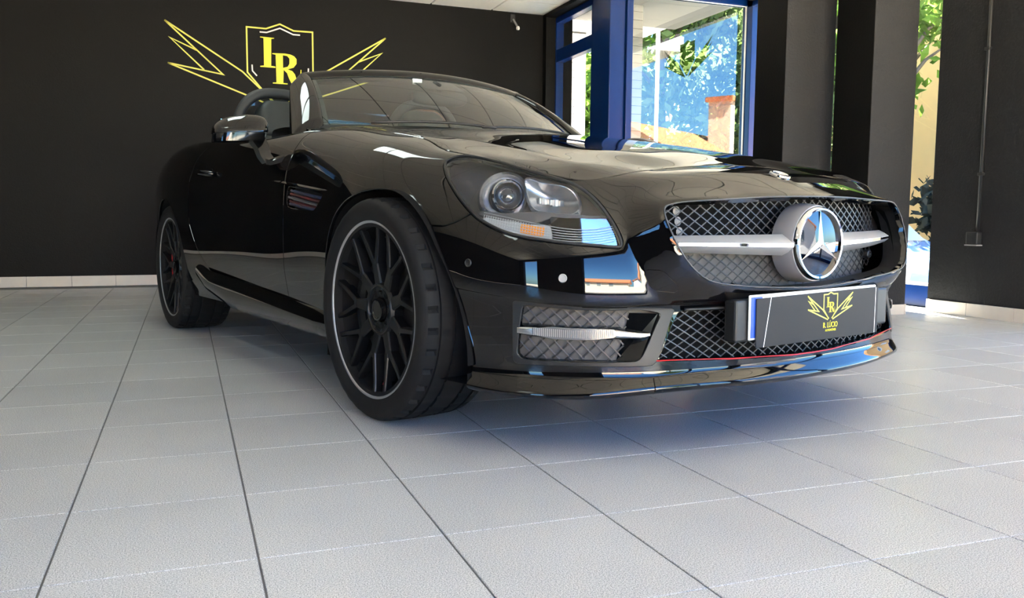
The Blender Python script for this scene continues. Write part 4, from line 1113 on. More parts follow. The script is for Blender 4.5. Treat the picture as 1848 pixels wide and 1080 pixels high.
for k, (x, y, r) in enumerate(SPOTS):
    o = wheel if k == 0 else copy_tree(wheel)
    o.location = (x, y, .3222); o.rotation_euler = (0, 0, r)
    s = -1 if x < 0 else 1
    q = MB(); q.lathe([(-.05, .05), (-.05, .165), (-.022, .165), (-.022, .05)], n=64, close=True); d = q.build('brake_disc', M_DISC, car, True, sharp=40); d.location = (x, y, .3222); d.rotation_euler = (0, 0, r)
    q = MB(); A0 = np.linspace(-.62, .62, 9)
    G = []
    for a in A0:
        G.append([(xx, rr * math.cos(a), rr * math.sin(a)) for xx, rr in ((-.074, .115), (-.078, .14), (-.074, .172), (-.01, .176), (-.005, .14), (-.01, .112))])
    q.grid(np.concatenate([np.array(G), np.array(G)[:, :1]], 1)); q.add(G[0], [tuple(range(6))]); q.add(G[-1], [tuple(range(6))[::-1]])
    cal = q.build('brake_caliper', M_CALR if y > 1 else M_RIM, car); bevel(cal, .006, 2)
    cal.location = (x, y, .3222); cal.rotation_euler = (0, 0, r) if s < 0 else (0, 0, r)
    if s < 0 and y > 1: cal.rotation_euler = (0, 0, 0)

# ------------------------------------------------------------------ front: grilles, emblem, plate
def yc(x):
    """plan contour of the nose at lateral position x"""
    return np.interp(np.abs(x), _cx, _cy)
_cu = np.linspace(0, .9, 200); _cc = nat(_len, _ext, _cu); _cx, _cy = _cc[:, 0], _cc[:, 1]
def ut2xz(P):
    S = surf(P[:, 0] * np.sign(P[:, 0]) if True else 0, P[:, 1] / KT); return np.c_[S[:, 0] * np.where(P[:, 0] < 0, -1, 1), S[:, 2]]
def opening3(P):
    S = surf(np.abs(P[:, 0]), P[:, 1] / KT); S[:, 0] *= np.where(P[:, 0] < 0, -1, 1); return S

M_MESHBG = mat('grille_backing_grey', (0.085, 0.083, 0.080), rough=0.6)
def lattice(poly, yfun, pitch_x, pitch_z, r, slope_pts=7, inset=0.0):
    """crossing diagonal bars clipped to a polygon in (x, z), lying on the surface y = yfun(x, z)"""
    poly = np.asarray(poly); x0, z0 = poly.min(0); x1, z1 = poly.max(0); q = MB(); k = pitch_z / pitch_x
    for sgn in (1, -1):
        c0 = min(z0 - sgn * k * x for x in (x0, x1)); c1 = max(z1 - sgn * k * x for x in (x0, x1))
        for c in np.arange(math.floor(c0 / pitch_z) * pitch_z, c1, pitch_z):
            xs = np.linspace(x0 - .01, x1 + .01, int((x1 - x0) / .008) + 2); zs = sgn * k * xs + c
            ins = sdf(np.c_[xs, zs], poly) > -inset
            run = []
            for i in range(len(xs) + 1):
                if i < len(xs) and ins[i]: run.append(i)
                else:
                    if len(run) > 1:
                        idx = sorted(set(list(range(run[0], run[-1] + 1, 5)) + [run[-1]]))
                        P = [(xs[j], float(yfun(xs[j], zs[j])) + (.0012 if sgn > 0 else 0), zs[j]) for j in idx]
                        for a, b in zip(P[:-1], P[1:]): q.obox(a, b, r * 1.6, r * 1.1, up=(0, -1, 0))
                    run = []
    return q
def backing(poly, yfun, m, name, parent, n=40):
    poly = np.asarray(poly); x0, z0 = poly.min(0) - .012; x1, z1 = poly.max(0) + .012
    X, Z = np.meshgrid(np.linspace(x0, x1, n), np.linspace(z0, z1, 14), indexing='ij')
    V = np.c_[X.ravel(), np.vectorize(yfun)(X.ravel(), Z.ravel()), Z.ravel()]
    F = [(i * 14 + j, (i + 1) * 14 + j, (i + 1) * 14 + j + 1, i * 14 + j + 1) for i in range(n - 1) for j in range(13)]
    return obj(name, V, F, m, parent, True)
def recess(P3, depth_vec, m, name, parent):
    """wall of a recess running inwards from a 3-D outline"""
    P3 = np.asarray(P3); n = len(P3); V = np.vstack([P3, P3 + np.asarray(depth_vec)])
    return obj(name, V, [(i, (i + 1) % n, (i + 1) % n + n, i + n) for i in range(n)], m, parent, False)

# radiator grille
gr = bgroup('radiator_grille')
G3 = opening3(GRP); Gxz = G3[:, [0, 2]]
gy = lambda x, z: yc(x) + .062 + (z - .41) * .10
for nm, keep, m in (('upper_mesh', lambda z: z > .497, M_GRILLEBAR), ('lower_mesh', lambda z: z <= .497, M_BLACKS)):
    half = np.array([p for p in Gxz if keep(p[1])]); xe = np.abs(half[:, 0]).max()
    half = np.array(sorted(half.tolist(), key=lambda p: math.atan2(p[1] - .50, p[0])))
    tag(lattice(half, gy, .0355, .0255, .0017).build(nm, m, gr), kind='stuff')
recess(G3, (0, .075, 0), M_BLACKS, 'surround', gr)
q = MB(); q.tube(G3 + np.array([0, -.0005, 0]), .0019, 6, closed=True); q.build('frame_edge', M_GRILLEBAR, gr, True)
backing(Gxz, lambda x, z: yc(x) + .115, M_UNDER, 'radiator_shadow', gr)
low = [(x, z) for x, z in ((-.41, .50), (-.385, .44), (-.33, .40), (.33, .40), (.385, .44), (.41, .50))]
V = [(x, yc(x) + .083, z) for z in (.40, .50) for x in np.linspace(-.40, .40, 31)]
obj('lower_blind', V, [(i, i + 1, i + 32, i + 31) for i in range(30)], M_MESHBG, gr, True)
for x in (-.38, -.355): pass
for i in range(5):   # bolt heads of the carrier behind the upper mesh, left-hand side
    q = MB(); q.lathe([(0, 0), (-.004, .008), (0, .012)], (-.372 + i * .006, float(yc(.37)) + .10, .60 - i * .026), 'y', 10); q.build('carrier_stud', M_GREYP, gr, True)
# louvre bars either side of the emblem
M_LOUV = mat('louvre_silver', (0.48, 0.48, 0.49), rough=0.30, metal=.5)
for s in (-1, 1):
    G = []
    for x in np.linspace(.055, .447, 28):
        k = (x - .055) / .392; h = .0285 - .0085 * k; zc = .5105 + .010 * k; y = yc(x) + .030 + .012 * k ** 2
        e = min(1, (1 - k) / .035) if k > .965 else 1; pr_ = .032 * e; h2 = h * (.35 + .65 * e)
        sec = [(y + .018, h2 * .9), (y, h2), (y - pr_ * .55, h2 * .62), (y - pr_, h2 * .20), (y - pr_, -h2 * .20), (y - pr_ * .62, -h2 * .66), (y, -h2), (y + .018, -h2 * .9)]
        G.append([(s * x, yy, zc + zz) for yy, zz in sec])
    q = MB(); q.grid(np.array(G), flip=s > 0); q.add(G[-1], [tuple(range(8)) if s < 0 else tuple(range(8))[::-1]])
    onbody(q.build('louvre_bar', M_LOUV, gr, True, sharp=22), gr)
    q = MB(); G2 = np.array(G)[:, 3:5] + [0, -.0012, 0]; G2[:, 0, 2] -= .001; G2[:, 1, 2] += .001; q.grid(G2, flip=s > 0); q.build('louvre_insert', M_CHROME, gr, True)
# emblem
em = bgroup('emblem'); EZ = .514
def ey(prof, name, m, n=72, sharp=35):
    q = MB(); q.lathe(prof, (0, 0, EZ), 'y', n); return q.build(name, m, em, True, sharp=sharp)
M_SILVER = mat('silver_paint', (0.25, 0.25, 0.262), rough=0.42, metal=.25)
ey([(-.775, .104), (-.80, .1045), (-.828, .1015), (-.838, .0985), (-.838, .090)], 'emblem_drum', M_SILVER)
ey([(-.836, .0965), (-.846, .0955), (-.853, .0915), (-.852, .0865), (-.842, .0845)], 'emblem_ring', M_CHROME)
M_MIRROR = mat('dark_mirror', (0.07, 0.07, 0.074), rough=0.02, metal=1)
ey([(-.8508, 0), (-.8502, .02), (-.8486, .045), (-.8458, .070), (-.8430, .088)], 'emblem_mirror', M_MIRROR)
q = MB()
c = np.array([0, -.8600, EZ])
for k in range(3):
    a = PI / 2 + k * 2 * PI / 3
    tip = np.array([math.cos(a) * .0855, -.8475, EZ + math.sin(a) * .0855])
    for e in (-1, 1):
        b_ = a + e * PI / 3
        v = np.array([math.cos(b_) * .0125, -.8500, EZ + math.sin(b_) * .0125])
        q.add([c, tip, v], [(0, 1, 2) if e < 0 else (0, 2, 1)])
q.build('emblem_star', M_CHROME, em)

# lower grille with its red pinstripe, plate carrier, plate and dealer panel
lg = bgroup('lower_grille')
L3 = opening3(LOP); Lxz = L3[:, [0, 2]]
ly = lambda x, z: yc(x) + .034
q = lattice(Lxz, ly, .0345, .0225, .0017); tag(q.build('mesh', M_GRILLEBAR, lg), kind='stuff')
recess(L3, (0, .06, 0), M_BLACKG, 'surround', lg)
backing(Lxz, lambda x, z: yc(x) + .09, M_UNDER, 'radiator_shadow', lg)
b_ = L3[(np.abs(L3[:, 2] - L3[:, 2].min()) < .016)]; b_ = b_[np.argsort(b_[:, 0])]
q = MB(); q.tube(np.c_[b_[:, 0], b_[:, 1] - .0005, b_[:, 2] + .002], .0022, 6); q.build('pinstripe', M_RED, lg, True)
q = MB(); q.tube([(x, yc(x) + .004, .362 + .002 * abs(x)) for x in np.linspace(-.42, .42, 40)], .0045, 6); q.build('top_rail', M_BLACKS, lg, True)

M_EUB = mat('plate_blue', (0.015, 0.07, 0.42), rough=0.35); M_PLATEW = mat('plate_white', (0.78, 0.78, 0.76), rough=0.35); M_PANEL = mat('dealer_panel_grey', (0.024, 0.024, 0.0255), rough=0.45, spec=.12)
np_ = bgroup('number_plate')
q = MB(); q.box((-.322, -.853, .281), (.305, -.815, .384)); bevel(q.build('plate_carrier', M_BLACKS, np_), .006, 2)
q = MB(); q.box((-.281, -.860, .284), (.239, -.8545, .395)); pl = bevel(q.build('plate', M_PLATEW, np_), .004, 2)
q = MB(); q.box((-.277, -.8612, .289), (-.235, -.8598, .390)); bevel(q.build('blue_band', M_EUB, np_), .003, 1)
q = MB(); P = [(-.262, .386), (-.262, .264), (.241, .262), (.241, .389)]; q.prism(P, -.8660, -.8625, (0, 2, 1)); dp = q.build('dealer_panel', M_PANEL, np_); bevel(dp, .0012, 1)
Tp = lambda p, q_, d: (.0285 + p * .102, -.8662 - .0004 * d, .342 + q_ * .102)
for P, w_ in (([(-.2095, .3865), (-.2345, .2645)], .0022), ([(.2285, .388), (.2265, .2635)], .0018)):
    V, F = strip(P, w_, lambda p, q_, d: (p, -.8662 - .0004 * d, q_)); obj('panel_line', V, F, M_PLATEW, dp)
logo(dp, Tp, .030, letters=M_YEL, line=M_LEMON)
def text(body, size, loc, m, parent, rx=PI / 2, sx=1.0):
    cu = bpy.data.curves.new('lettering', 'FONT'); cu.body = body; cu.size = size; cu.align_x = 'CENTER'; cu.extrude = .0002; cu.materials.append(m); cu.resolution_u = 3
    tmp = bpy.data.objects.new('lettering', cu); COL.objects.link(tmp); dg = bpy.context.evaluated_depsgraph_get(); me = bpy.data.meshes.new_from_object(tmp.evaluated_get(dg)); bpy.data.objects.remove(tmp)
    o = bpy.data.objects.new('lettering', me); COL.objects.link(o); o.parent = parent; o.location = loc; o.rotation_euler = (rx, 0, 0); o.scale = (sx, 1, 1); return o
text('R. LÚCIO', .0205, (.030, -.8664, .2935), M_YEL, dp, sx=.74)
text('AUTOMÓVEIS', .0085, (.0315, -.8664, .2835), M_YEL, dp, sx=.86)

# side intakes with chrome bar and daytime lamp
BAR = [(.845,6.531),(.8087,6.488),(.6056,6.41),(.5573,6.458),(.5119,6.504),(.5119,6.589),(.5296,6.644),(.6056,6.650),(.8086,6.715),(.843,6.708)]
LAMPP = [(.8049,6.459),(.6052,6.384),(.59,6.4905),(.6052,6.595),(.8042,6.687)]
M_DRL = mat('daytime_lamp', (0.16, 0.16, 0.165), rough=0.2, metal=.3); M_BAR = mat('dull_chrome_bar', (0.40, 0.40, 0.41), rough=0.12, metal=1); M_CLEAR = glass('clear_lens', (0.93, 0.94, 0.95), ior=1.5)
def patch(poly, d, side, name, m, parent, du=.010, dt=.06, rim=0.0, hole=None):
    P = np.asarray(poly); a, b = P.min(0), P.max(0)
    V, A, F = sheet(np.arange(a[0] - du, b[0] + 2 * du, du), np.arange(b[1] * 0 + a[1] / KT - dt, b[1] / KT + 2 * dt, dt))
    V, A, F = cut(V, A, F, q_in(P, 0))
    if hole is not None: V, A, F = cut(V, A, F, q_out(hole, 0))
    V = V - normals(A[:, 0], A[:, 1]) * (d if np.isscalar(d) else d(A)[:, None])
    return mesh_panel(name, V, F, side, m, parent, rim=rim)
for side in (-1, 1):
    it = bgroup('side_intake')
    O3 = opening3(INP) * [side, 1, 1]; inn = np.array([-side * .018, .026, 0])
    recess(O3, inn, M_BLACKS, 'surround', it)
    bz = patch(BEZP, -.0016, side, 'bezel', M_BLACKS, it, rim=.004, hole=INP)
    # mesh panel set back inside
    P = surf(INP[:, 0], INP[:, 1] / KT)
    V, A, F = sheet(np.arange(.46, .87, .02), np.arange(5.9, 7.35, .2)); V, A, F = cut(V, A, F, q_in(INP, 0)); V = V * [side, 1, 1] + inn * 1.15
    obj('backing', V, F, M_MESHBG, it, True)
    q = MB(); rows = np.array(INP); k = .30
    u0, t0 = rows.min(0); u1, t1 = rows.max(0)
    for sgn in (1, -1):
        for c in np.arange(-1.0, 1.2, .0245):
            us_ = np.linspace(.47, .86, 60); tt = sgn * .72 * (us_ - .66) + c + .49
            ins = (sdf(np.c_[us_, tt], INP) > 0) & (us_ > .555 + (tt - t0) * .25)
            run = []
            for i in range(len(us_) + 1):
                if i < len(us_) and ins[i]: run.append(i)
                else:
                    if len(run) > 1:
                        idx = sorted(set(list(range(run[0], run[-1] + 1, 6)) + [run[-1]])); S = surf(us_[idx], tt[idx] / KT) * [side, 1, 1] + inn * .85
                        for a, b in zip(S[:-1], S[1:]): q.obox(a, b, .0036, .0026, up=(side * .5, -1, 0))
                    run = []
    tag(q.build('mesh', M_BLACKS, it), kind='stuff')
    # smooth glossy flank at the inner end of the intake
    us_ = [.474, .50, .53]; V = []
    for t_ in (6.05, 7.14):
        S = surf(np.array([.492 + (t_ - 6.05) * .045, .56 + (t_ - 6.05) * .03]), np.array([t_, t_])) * [side, 1, 1]; V += [S[0] + inn * .05, S[1] + inn]
    obj('flank', V, [(0, 1, 3, 2)], M_BLACKG, it)
    # chrome bar: bulged strip
    G = []
    for u in np.linspace(.512, .846, 30):
        tT = np.interp(u, [0.5098, 0.5559, 0.6048, 0.8109, 0.8446], [6.476, 6.428, 6.356, 6.447, 6.497]); tB = np.interp(u, [0.5101, 0.5282, 0.6051, 0.8112, 0.8431], [6.567, 6.626, 6.625, 6.707, 6.698])
        e = np.interp(u, [.512, .56, .79, .846], [.75, 1, 1, .9]); row = []
        for f in np.linspace(0, 1, 9):
            bulge = .020 * e * np.interp(f, [0, .13, .25, .75, .87, 1], [0, .72, 1, 1, .72, 0]); row.append(surfo([u], [tT + (tB - tT) * f], .016 - bulge)[0] * [side, 1, 1])
        G.append(row)
    q = MB(); q.grid(np.array(G), flip=side > 0); br = q.build('chrome_bar', M_BAR, it, True)
    q = MB()
    for r in (0, -1):
        S = np.array(G)[:, r]; q.grid(np.stack([S, S + inn * .8], 1), flip=(r == 0) == (side < 0))
    q.build('bar_back', M_BLACKG, br)
    lp = patch(chaikin(uvp(LAMPP), 1), -.0050, side, 'daytime_lamp', M_DRL, it, rim=.004)
    q = MB()
    for u in np.linspace(.605, .80, 40):
        k_ = (u - .605) / .195; S = surfo([u, u], [6.411 + .075 * k_, 6.567 + .075 * k_], -.0056) * [side, 1, 1]; q.obox(S[0], S[1], .0014, .0016, up=(side, -1, 0))
    q.build('lamp_ribs', M_GREYP, lp)
    # parking sensors on the bumper
    for u, t in ((0.9874, 4.085), (0.7272, 4.197)):
        p = surfo([u], [t], -.001)[0] * [side, 1, 1]; n = normals(np.array([u]), np.array([t]))[0] * [side, 1, 1]
        q = MB(); q.lathe([(0, 0), (.0005, .0075), (.0015, .009), (-.001, .0105), (-.002, .012)], n=24); o = onbody(q.build('parking_sensor', M_BLACKS if u > .9 else M_GREYP, None, True, sharp=30))
        Rm = Vector((1, 0, 0)).rotation_difference(Vector(n)).to_matrix().to_4x4(); o.matrix_local = Matrix.LocRotScale(Vector(ROLL_LOC), Matrix.Rotation(-PHI, 3, 'Y'), None) @ Matrix.Translation(Vector(p)) @ Rm
for x, z in ((-.385, .470), (.385, .470)):
    q = MB(); q.lathe([(.02, .012), (.0, .013), (-.006, .011), (-.007, .008), (-.004, .0065), (-.005, 0)], (x, float(yc(x)) + .060, z), 'y', 24); q.build('parking_sensor', M_BLACKS, gr, True, sharp=30)
# badge on the nose
p = surfo([0.0], [1.14], -.001)[0]; n = normals(np.array([0.001]), np.array([1.14]))[0]
bd = bgroup('nose_badge'); Rm = Vector((0, 0, 1)).rotation_difference(Vector(n)).to_matrix().to_4x4()
for nm, prof, m in (('badge_disc', [(.0015, 0), (.0018, .020)], mat('badge_blue_grey', (.10, .12, .16), .2, .4)), ('badge_ring', [(.0, .0195), (.0025, .0205), (.0035, .0245), (.0025, .0285), (-.001, .0295)], M_CHROME)):
    q = MB(); q.lathe(prof, n=40, axis='z'); o = q.build(nm, m, bd, True, sharp=40); o.matrix_local = Matrix.Translation(Vector(p)) @ Rm
q = MB()
for k in range(3):
    a = PI / 2 + k * 2 * PI / 3; q.add([(0, 0, .0045), (.019 * math.cos(a), .019 * math.sin(a), .0022), (.003 * math.cos(a - 1.05), .003 * math.sin(a - 1.05), .002), (.003 * math.cos(a + 1.05), .003 * math.sin(a + 1.05), .002)], [(0, 2, 1), (0, 1, 3)])
o = q.build('badge_star', M_CHROME, bd); o.matrix_local = Matrix.Translation(Vector(p)) @ Rm

# ------------------------------------------------------------------ headlamps
M_HOUSE = mat('headlamp_housing', (0.060, 0.060, 0.062), rough=0.45); M_SHROUD = mat('headlamp_silver', (0.34, 0.35, 0.37), rough=0.25, metal=.8)
M_HCHR = mat('tinted_chrome', (0.38, 0.38, 0.39), rough=0.04, metal=1); M_AMBER = mat('amber_indicator', (0.75, 0.26, 0.02), rough=0.2); M_LENSB = mat('projector_glass', (0.015, 0.018, 0.022), rough=0.02, spec=.8); M_RIB = mat('clear_ribs', (0.50, 0.53, 0.56), rough=0.15, metal=.4)
M_HLENS = glass('headlamp_lens', (0.90, 0.92, 0.93), ior=1.5)
CHR = [(.7565,2.90),(.6609,2.95),(.5950,3.190),(.5860,3.139),(.5999,2.682),(.612,2.258),(.6839,2.19),(.77,2.27)]
IND = [(.976,2.70),(.9158,2.85),(.8326,2.93),(.760,2.91),(.772,2.45),(.7808,2.50),(.8196,2.56),(.8676,2.60),(.9189,2.62),(.955,2.60)]
for side in (-1, 1):
    hl = bgroup('headlamp')
    H3 = surf(HEADP[:, 0], HEADP[:, 1] / KT) * [side, 1, 1]
    hin = np.array([-side * .055, .070, -.012])
    recess(H3 - [0, 0, 0], hin, M_HOUSE, 'housing', hl)
    V, A, F = sheet(np.arange(.56, 1.2, .025), np.arange(.3, 3.4, .15)); V, A, F = cut(V, A, F, q_in(HEADP, 0))
    obj('housing_back', V * [side, 1, 1] + hin, F if side > 0 else [f[::-1] for f in F], M_HOUSE, hl, True)
    q = MB(); q.tube(H3, .0040, 6, closed=True); q.build('gasket', M_RUBBER, hl, True)
    # upper mask and chrome strip with its ribs
    ch = patch(uvp(CHR), lambda A: np.interp(A[:, 1], [2.1, 3.2], [.006, .021]), side, 'chrome_strip', M_HCHR, hl, rim=.004)
    q = MB()
    for t_ in np.linspace(2.55, 3.02, 7):
        S = surfo(np.linspace(.605 - (t_ - 2.5) * .02, .96 - (t_ - 2.55) * .12, 16), np.full(16, t_), .0045) * [side, 1, 1]
        q.tube(S, .0007, 4)
    q.build('lens_rib', M_RIB, ch)
    ind = patch(uvp(IND), .022, side, 'indicator', M_RIB, hl, rim=.004)
    patch(uvp([(.8508,2.612),(.7834,2.55),(.7849,2.86),(.8515,2.87)]), .019, side, 'amber_bulb', M_AMBER, ind, du=.006, dt=.03)
    q = MB()
    for u in np.linspace(.775, .965, 26):
        S = surfo([u, u], [2.56 + .2 * max(0, u - .86), 2.86 - .2 * max(0, u - .86)], .016) * [side, 1, 1]; q.obox(S[0], S[1], .0012, .0015, up=(side, -1, 0))
    q.build('indicator_ribs', M_RIB, ind)
    mask = uvp([(.985,2.60),(.9189,2.60),(.8196,2.54),(.77,2.26),(.6839,2.17),(.612,2.24),(.620,2.10),(.70,2.02),(.80,2.12),(.90,2.42),(.99,2.50)])
    patch(mask, .020, side, 'mask_shelf', M_HOUSE, hl, rim=.03)
    # projector: oval silver shroud, ring and lens
    c = surfo([.934], [1.80], .046)[0] * [side, 1, 1]; n = normals(np.array([.934]), np.array([1.8]))[0]; ax = np.array([n[0] * .55, n[1] - .35, n[2] * .25]); ax /= np.linalg.norm(ax); ax = ax * [side, 1, 1]
    Q = Vector((0, 0, 1)).rotation_difference(Vector(ax)).to_matrix().to_4x4(); M4 = Matrix.Translation(Vector(c)) @ Q
    def lz(prof, name, m, parent, sc=(1, 1, 1), off=(0, 0, 0), sharp=40, n=48):
        q = MB(); q.lathe(prof, axis='z', n=n); o = q.build(name, m, parent, True, sharp=sharp); o.matrix_local = M4 @ Matrix.Translation(Vector(off)) @ Matrix.Diagonal((*sc, 1)); return o
    lz([(-.030, .068), (-.004, .064), (.003, .056), (-.004, .046), (-.030, .036)], 'projector_shroud', M_SHROUD, hl, (1.05, .98, 1))
    lz([(-.026, .031), (.008, .033), (.014, .0365), (.010, .0405), (-.026, .042)], 'projector_ring', M_CHROME, hl, off=(-side * .006, -.002, .004))
    lz([(.012, 0), (.0105, .012), (.006, .022), (-.004, .0305), (-.02, .032)], 'projector_lens', M_LENSB, hl, off=(-side * .006, -.002, .0))
    # high-beam reflector and its lamp box
    REF = [(.872,1.15),(.84,.98),(.76,.80),(.715,1.0),(.690,1.605),(.700,1.98),(.7966,2.06),(.8379,2.0)]
    rf = patch(chaikin(uvp(REF), 2), lambda A: .020 + .05 * np.clip(1 - ((A[:, 0] - .775) / .10) ** 2 - ((A[:, 1] - 1.5) / .75) ** 2, 0, 1), side, 'reflector', M_SHROUD, hl, du=.008, dt=.06, rim=.01)
    for k in range(5):
        S0 = surfo([.815 - k * .0165], [1.72 - k * .015], .040)[0] * [side, 1, 1]
        q = MB(); q.box((-.0062, -.006, -.0085), (.0062, .006, .0085)); o = q.build('lamp_cell', M_RIB if k % 2 else M_SHROUD, rf); bevel(o, .0015, 1); o.location = S0
    patch(HEADP, .0005, side, 'lens', M_HLENS, hl, du=.012, dt=.12)
# ------------------------------------------------------------------ mirrors, handles, vents
M_VBLUE = mat('dark_blue_slat', (0.005, 0.014, 0.045), rough=0.35); M_VRED = mat('dark_red_slat', (0.06, 0.003, 0.005), rough=0.35)
for side in (-1, 1):
    mi = bgroup('door_mirror')
    def shell(zlo, zhi, name, m, inset=0.0, n=40, k=14):
        G = []
        for f in np.linspace(zlo, zhi, k):
            v = (f + 1) / 2
            # outline in plan at this height: rounded, narrower outboard and at the top
            cx = .990 - .012 * v; h = math.sqrt(max(0, 1 - (max(f, -.2) / 1.0) ** 2.6)) if f > 0 else 1 - .06 * f * f
            row = []
            for a in np.linspace(0, 2 * PI, n, endpoint=False):
                ca, sa = math.cos(a), math.sin(a)
                rx = (.097 - inset) * h ** (.75); ry = (.070 - inset) * (.35 + .65 * h)
                x = np.sign(ca) * abs(ca) ** .62 * rx; y = np.sign(sa) * abs(sa) ** (.80 if sa < 0 else .30) * (ry if sa < 0 else ry * .62)
                x += .012 * v * (-1) ** 0 * -1
                z = .900 + f * .053 - .012 * (x / .097) * (1 if f > 0 else .4) - .006 * v
                row.append((side * (cx + x), .855 + y + .030 * max(f, -.2) - .18 * x * .35, z))
            G.append(row)
        G = np.array(G); G = np.concatenate([G, G[:, :1]], 1); q = MB(); q.grid(G, flip=side > 0); q.add(G[-1][:-1], [tuple(range(n)) if side < 0 else tuple(range(n))[::-1]]); q.add(G[0][:-1], [tuple(range(n))[::-1] if side < 0 else tuple(range(n))])
        return q.build(name, m, mi, True, sharp=60)
    shell(-.30, .985, 'mirror_cap', M_PAINT); shell(-.90, -.335, 'mirror_base', M_BLACKG, .004)
    shell(-.335, -.30, 'mirror_seam', M_BLACKS, .006, k=2)
    q = MB(); P = [(.918, .862, .862), (.908, .850, .838), (.902, .838, .806), (.888, .832, .784)]
    G = [[(side * (x + dx * w_), y + dy, z + dz) for dx, dy, dz in ((-.022, .022, .0), (-.020, -.020, .006), (.018, -.022, -.006), (.020, .02, -.008))] for (x, y, z), w_ in zip(P, (1.25, 1.05, .95, .9))]
    G = np.array(G); G = np.concatenate([G, G[:, :1]], 1); q.grid(G, flip=side < 0); o = q.build('mirror_stalk', M_BLACKG, mi, True, sharp=60)
    q = MB(); G = [[(side * x, y + dy, z + dz) for dy, dz in ((-.03, .006), (-.012, .014), (.02, .014), (.035, .004), (.03, -.008), (-.022, -.009))] for x, y, z in ((.905, .832, .782), (.890, .830, .779), (.868, .815, .785), (.845, .79, .796), (.82, .77, .806))]
    G = np.array(G); G = np.concatenate([G, G[:, :1]], 1); q.grid(G, flip=side < 0); q.add(G[0][:-1], [tuple(range(6))]); q.build('mirror_foot', M_BLACKG, mi, True, sharp=60)
    q = MB(); q.add([(side * x, .908, z) for x, z in ((.915, .868), (1.06, .866), (1.065, .90), (1.03, .935), (.93, .942), (.912, .91))], [(0, 1, 2, 3, 4, 5) if side < 0 else (5, 4, 3, 2, 1, 0)]); q.build('mirror_glass', M_CHROME, mi)
    # sail panel in the front corner of the side opening
    # door handle on its door
    D = DOOR_R if side < 0 else DOOR_L
    P = [surfo([u], [t], -d)[0] * [side, 1, 1] for u, t, d in ((2.975, 2.93, .004), (2.990, 2.93, .026), (3.07, 2.905, .034), (3.15, 2.885, .028), (3.168, 2.88, .004))]
    P = nat(np.arange(5.), np.array(P), np.linspace(0, 4, 21)); q = MB(); q.tube(P, np.interp(np.linspace(0, 1, 21), [0, .1, .5, .9, 1], [.010, .0115, .013, .0115, .010]), 10); h = q.build('door_handle', M_PAINT, D, True)
    patch(chaikin(uvp([(2.99, 2.72), (3.155, 2.68), (3.155, 3.10), (2.99, 3.14)]), 2), -.0008, side, 'handle_cup', M_BLACKG, D, rim=0)
    # wing vent: pocket, slats and blade
    vt = bgroup('wing_vent')
    V3 = surf(VENTP[:, 0], VENTP[:, 1] / KT) * [side, 1, 1]; recess(V3, (-side * .028, .004, 0), M_BLACKG, 'pocket', vt)
    patch(VENTP, .027, side, 'vent_mesh', M_BLACKS, vt, rim=0)
    for k, (t0, t1) in enumerate(((3.22, 3.33), (3.33, 3.44), (3.44, 3.55), (3.56, 3.64), (3.65, 3.70))):
        S = surfo(np.linspace(2.06, 1.765 + .012 * k, 12), np.linspace(t0, t1, 12), .006 if k != 2 else .0) * [side, 1, 1]
        q = MB(); n_ = np.array([-side * .012, 0, .003]); q.grid(np.stack([S + [0, 0, .0045], S + [side * .003, 0, 0], S - [0, 0, .0045], S + n_], 1), flip=side < 0); q.build('vent_slat', (M_VBLUE, M_VRED, M_GRILLEBAR, M_VRED, M_VBLUE)[k], vt, True, sharp=40)
    u_ = np.linspace(1.7171, 2.245, 24); S0 = surfo(u_, np.interp(u_, [1.7171, 2.1207, 2.2486], [3.10, 3.02, 3.0]), 0) * [side, 1, 1]
    k_ = np.sin(PI * np.clip((u_ - 1.7171) / .53, 0, 1)) ** .5
    for a, b in ((slice(0, 19), 'vent_blade'), (slice(19, 24), 'vent_blade')):
        s_ = S0[a]; kk = k_[a][:, None]
        q = MB(); q.grid(np.stack([s_ + [0, 0, .007] * kk, s_ + np.array([side * .011, 0, .001]) * kk, s_ - [0, 0, .006] * kk], 1), flip=side < 0); q.build(b, M_PAINT, vt, True, sharp=30)

# ------------------------------------------------------------------ cabin
M_LEATH = mat('black_leather', (0.016, 0.020, 0.019), rough=0.5, spec=0.4, bump=.2, bscale=220, bdist=.0008); M_CABIN = mat('cabin_plastic', (0.012, 0.013, 0.013), rough=0.6); M_CARPET = mat('black_carpet', (0.008, 0.008, 0.008), rough=0.95)
M_NET = glass('wind_deflector', (0.62, 0.66, 0.64), ior=1.5)
# tub: floor, bulkheads, inner door cards
tb = bgroup('cabin_tub')
q = MB()
q.box((-.72, .62, .22), (.72, 2.12, .26)); q.build('cabin_floor', M_CARPET, tb)
q = MB(); q.box((-.76, .56, .22), (.76, .62, .86)); q.build('front_bulkhead', M_CARPET, tb)
q = MB(); q.box((-.76, 2.06, .26), (.76, 2.14, .92)); q.build('rear_bulkhead', M_CARPET, tb)
for side in (-1, 1):
    u_ = np.linspace(2.12, 3.40, 24); G = []
    for u in u_:
        p = surf([u], [.02])[0]; G.append([(side * p[0], p[1], p[2] - .001), (side * (p[0] - .03), p[1], p[2] - .012), (side * (p[0] - .045), p[1], p[2] - .09), (side * (p[0] - .03), p[1], .26)])
    q = MB(); q.grid(np.array(G), flip=side < 0); q.build('door_card', M_CABIN, tb, True, sharp=50)
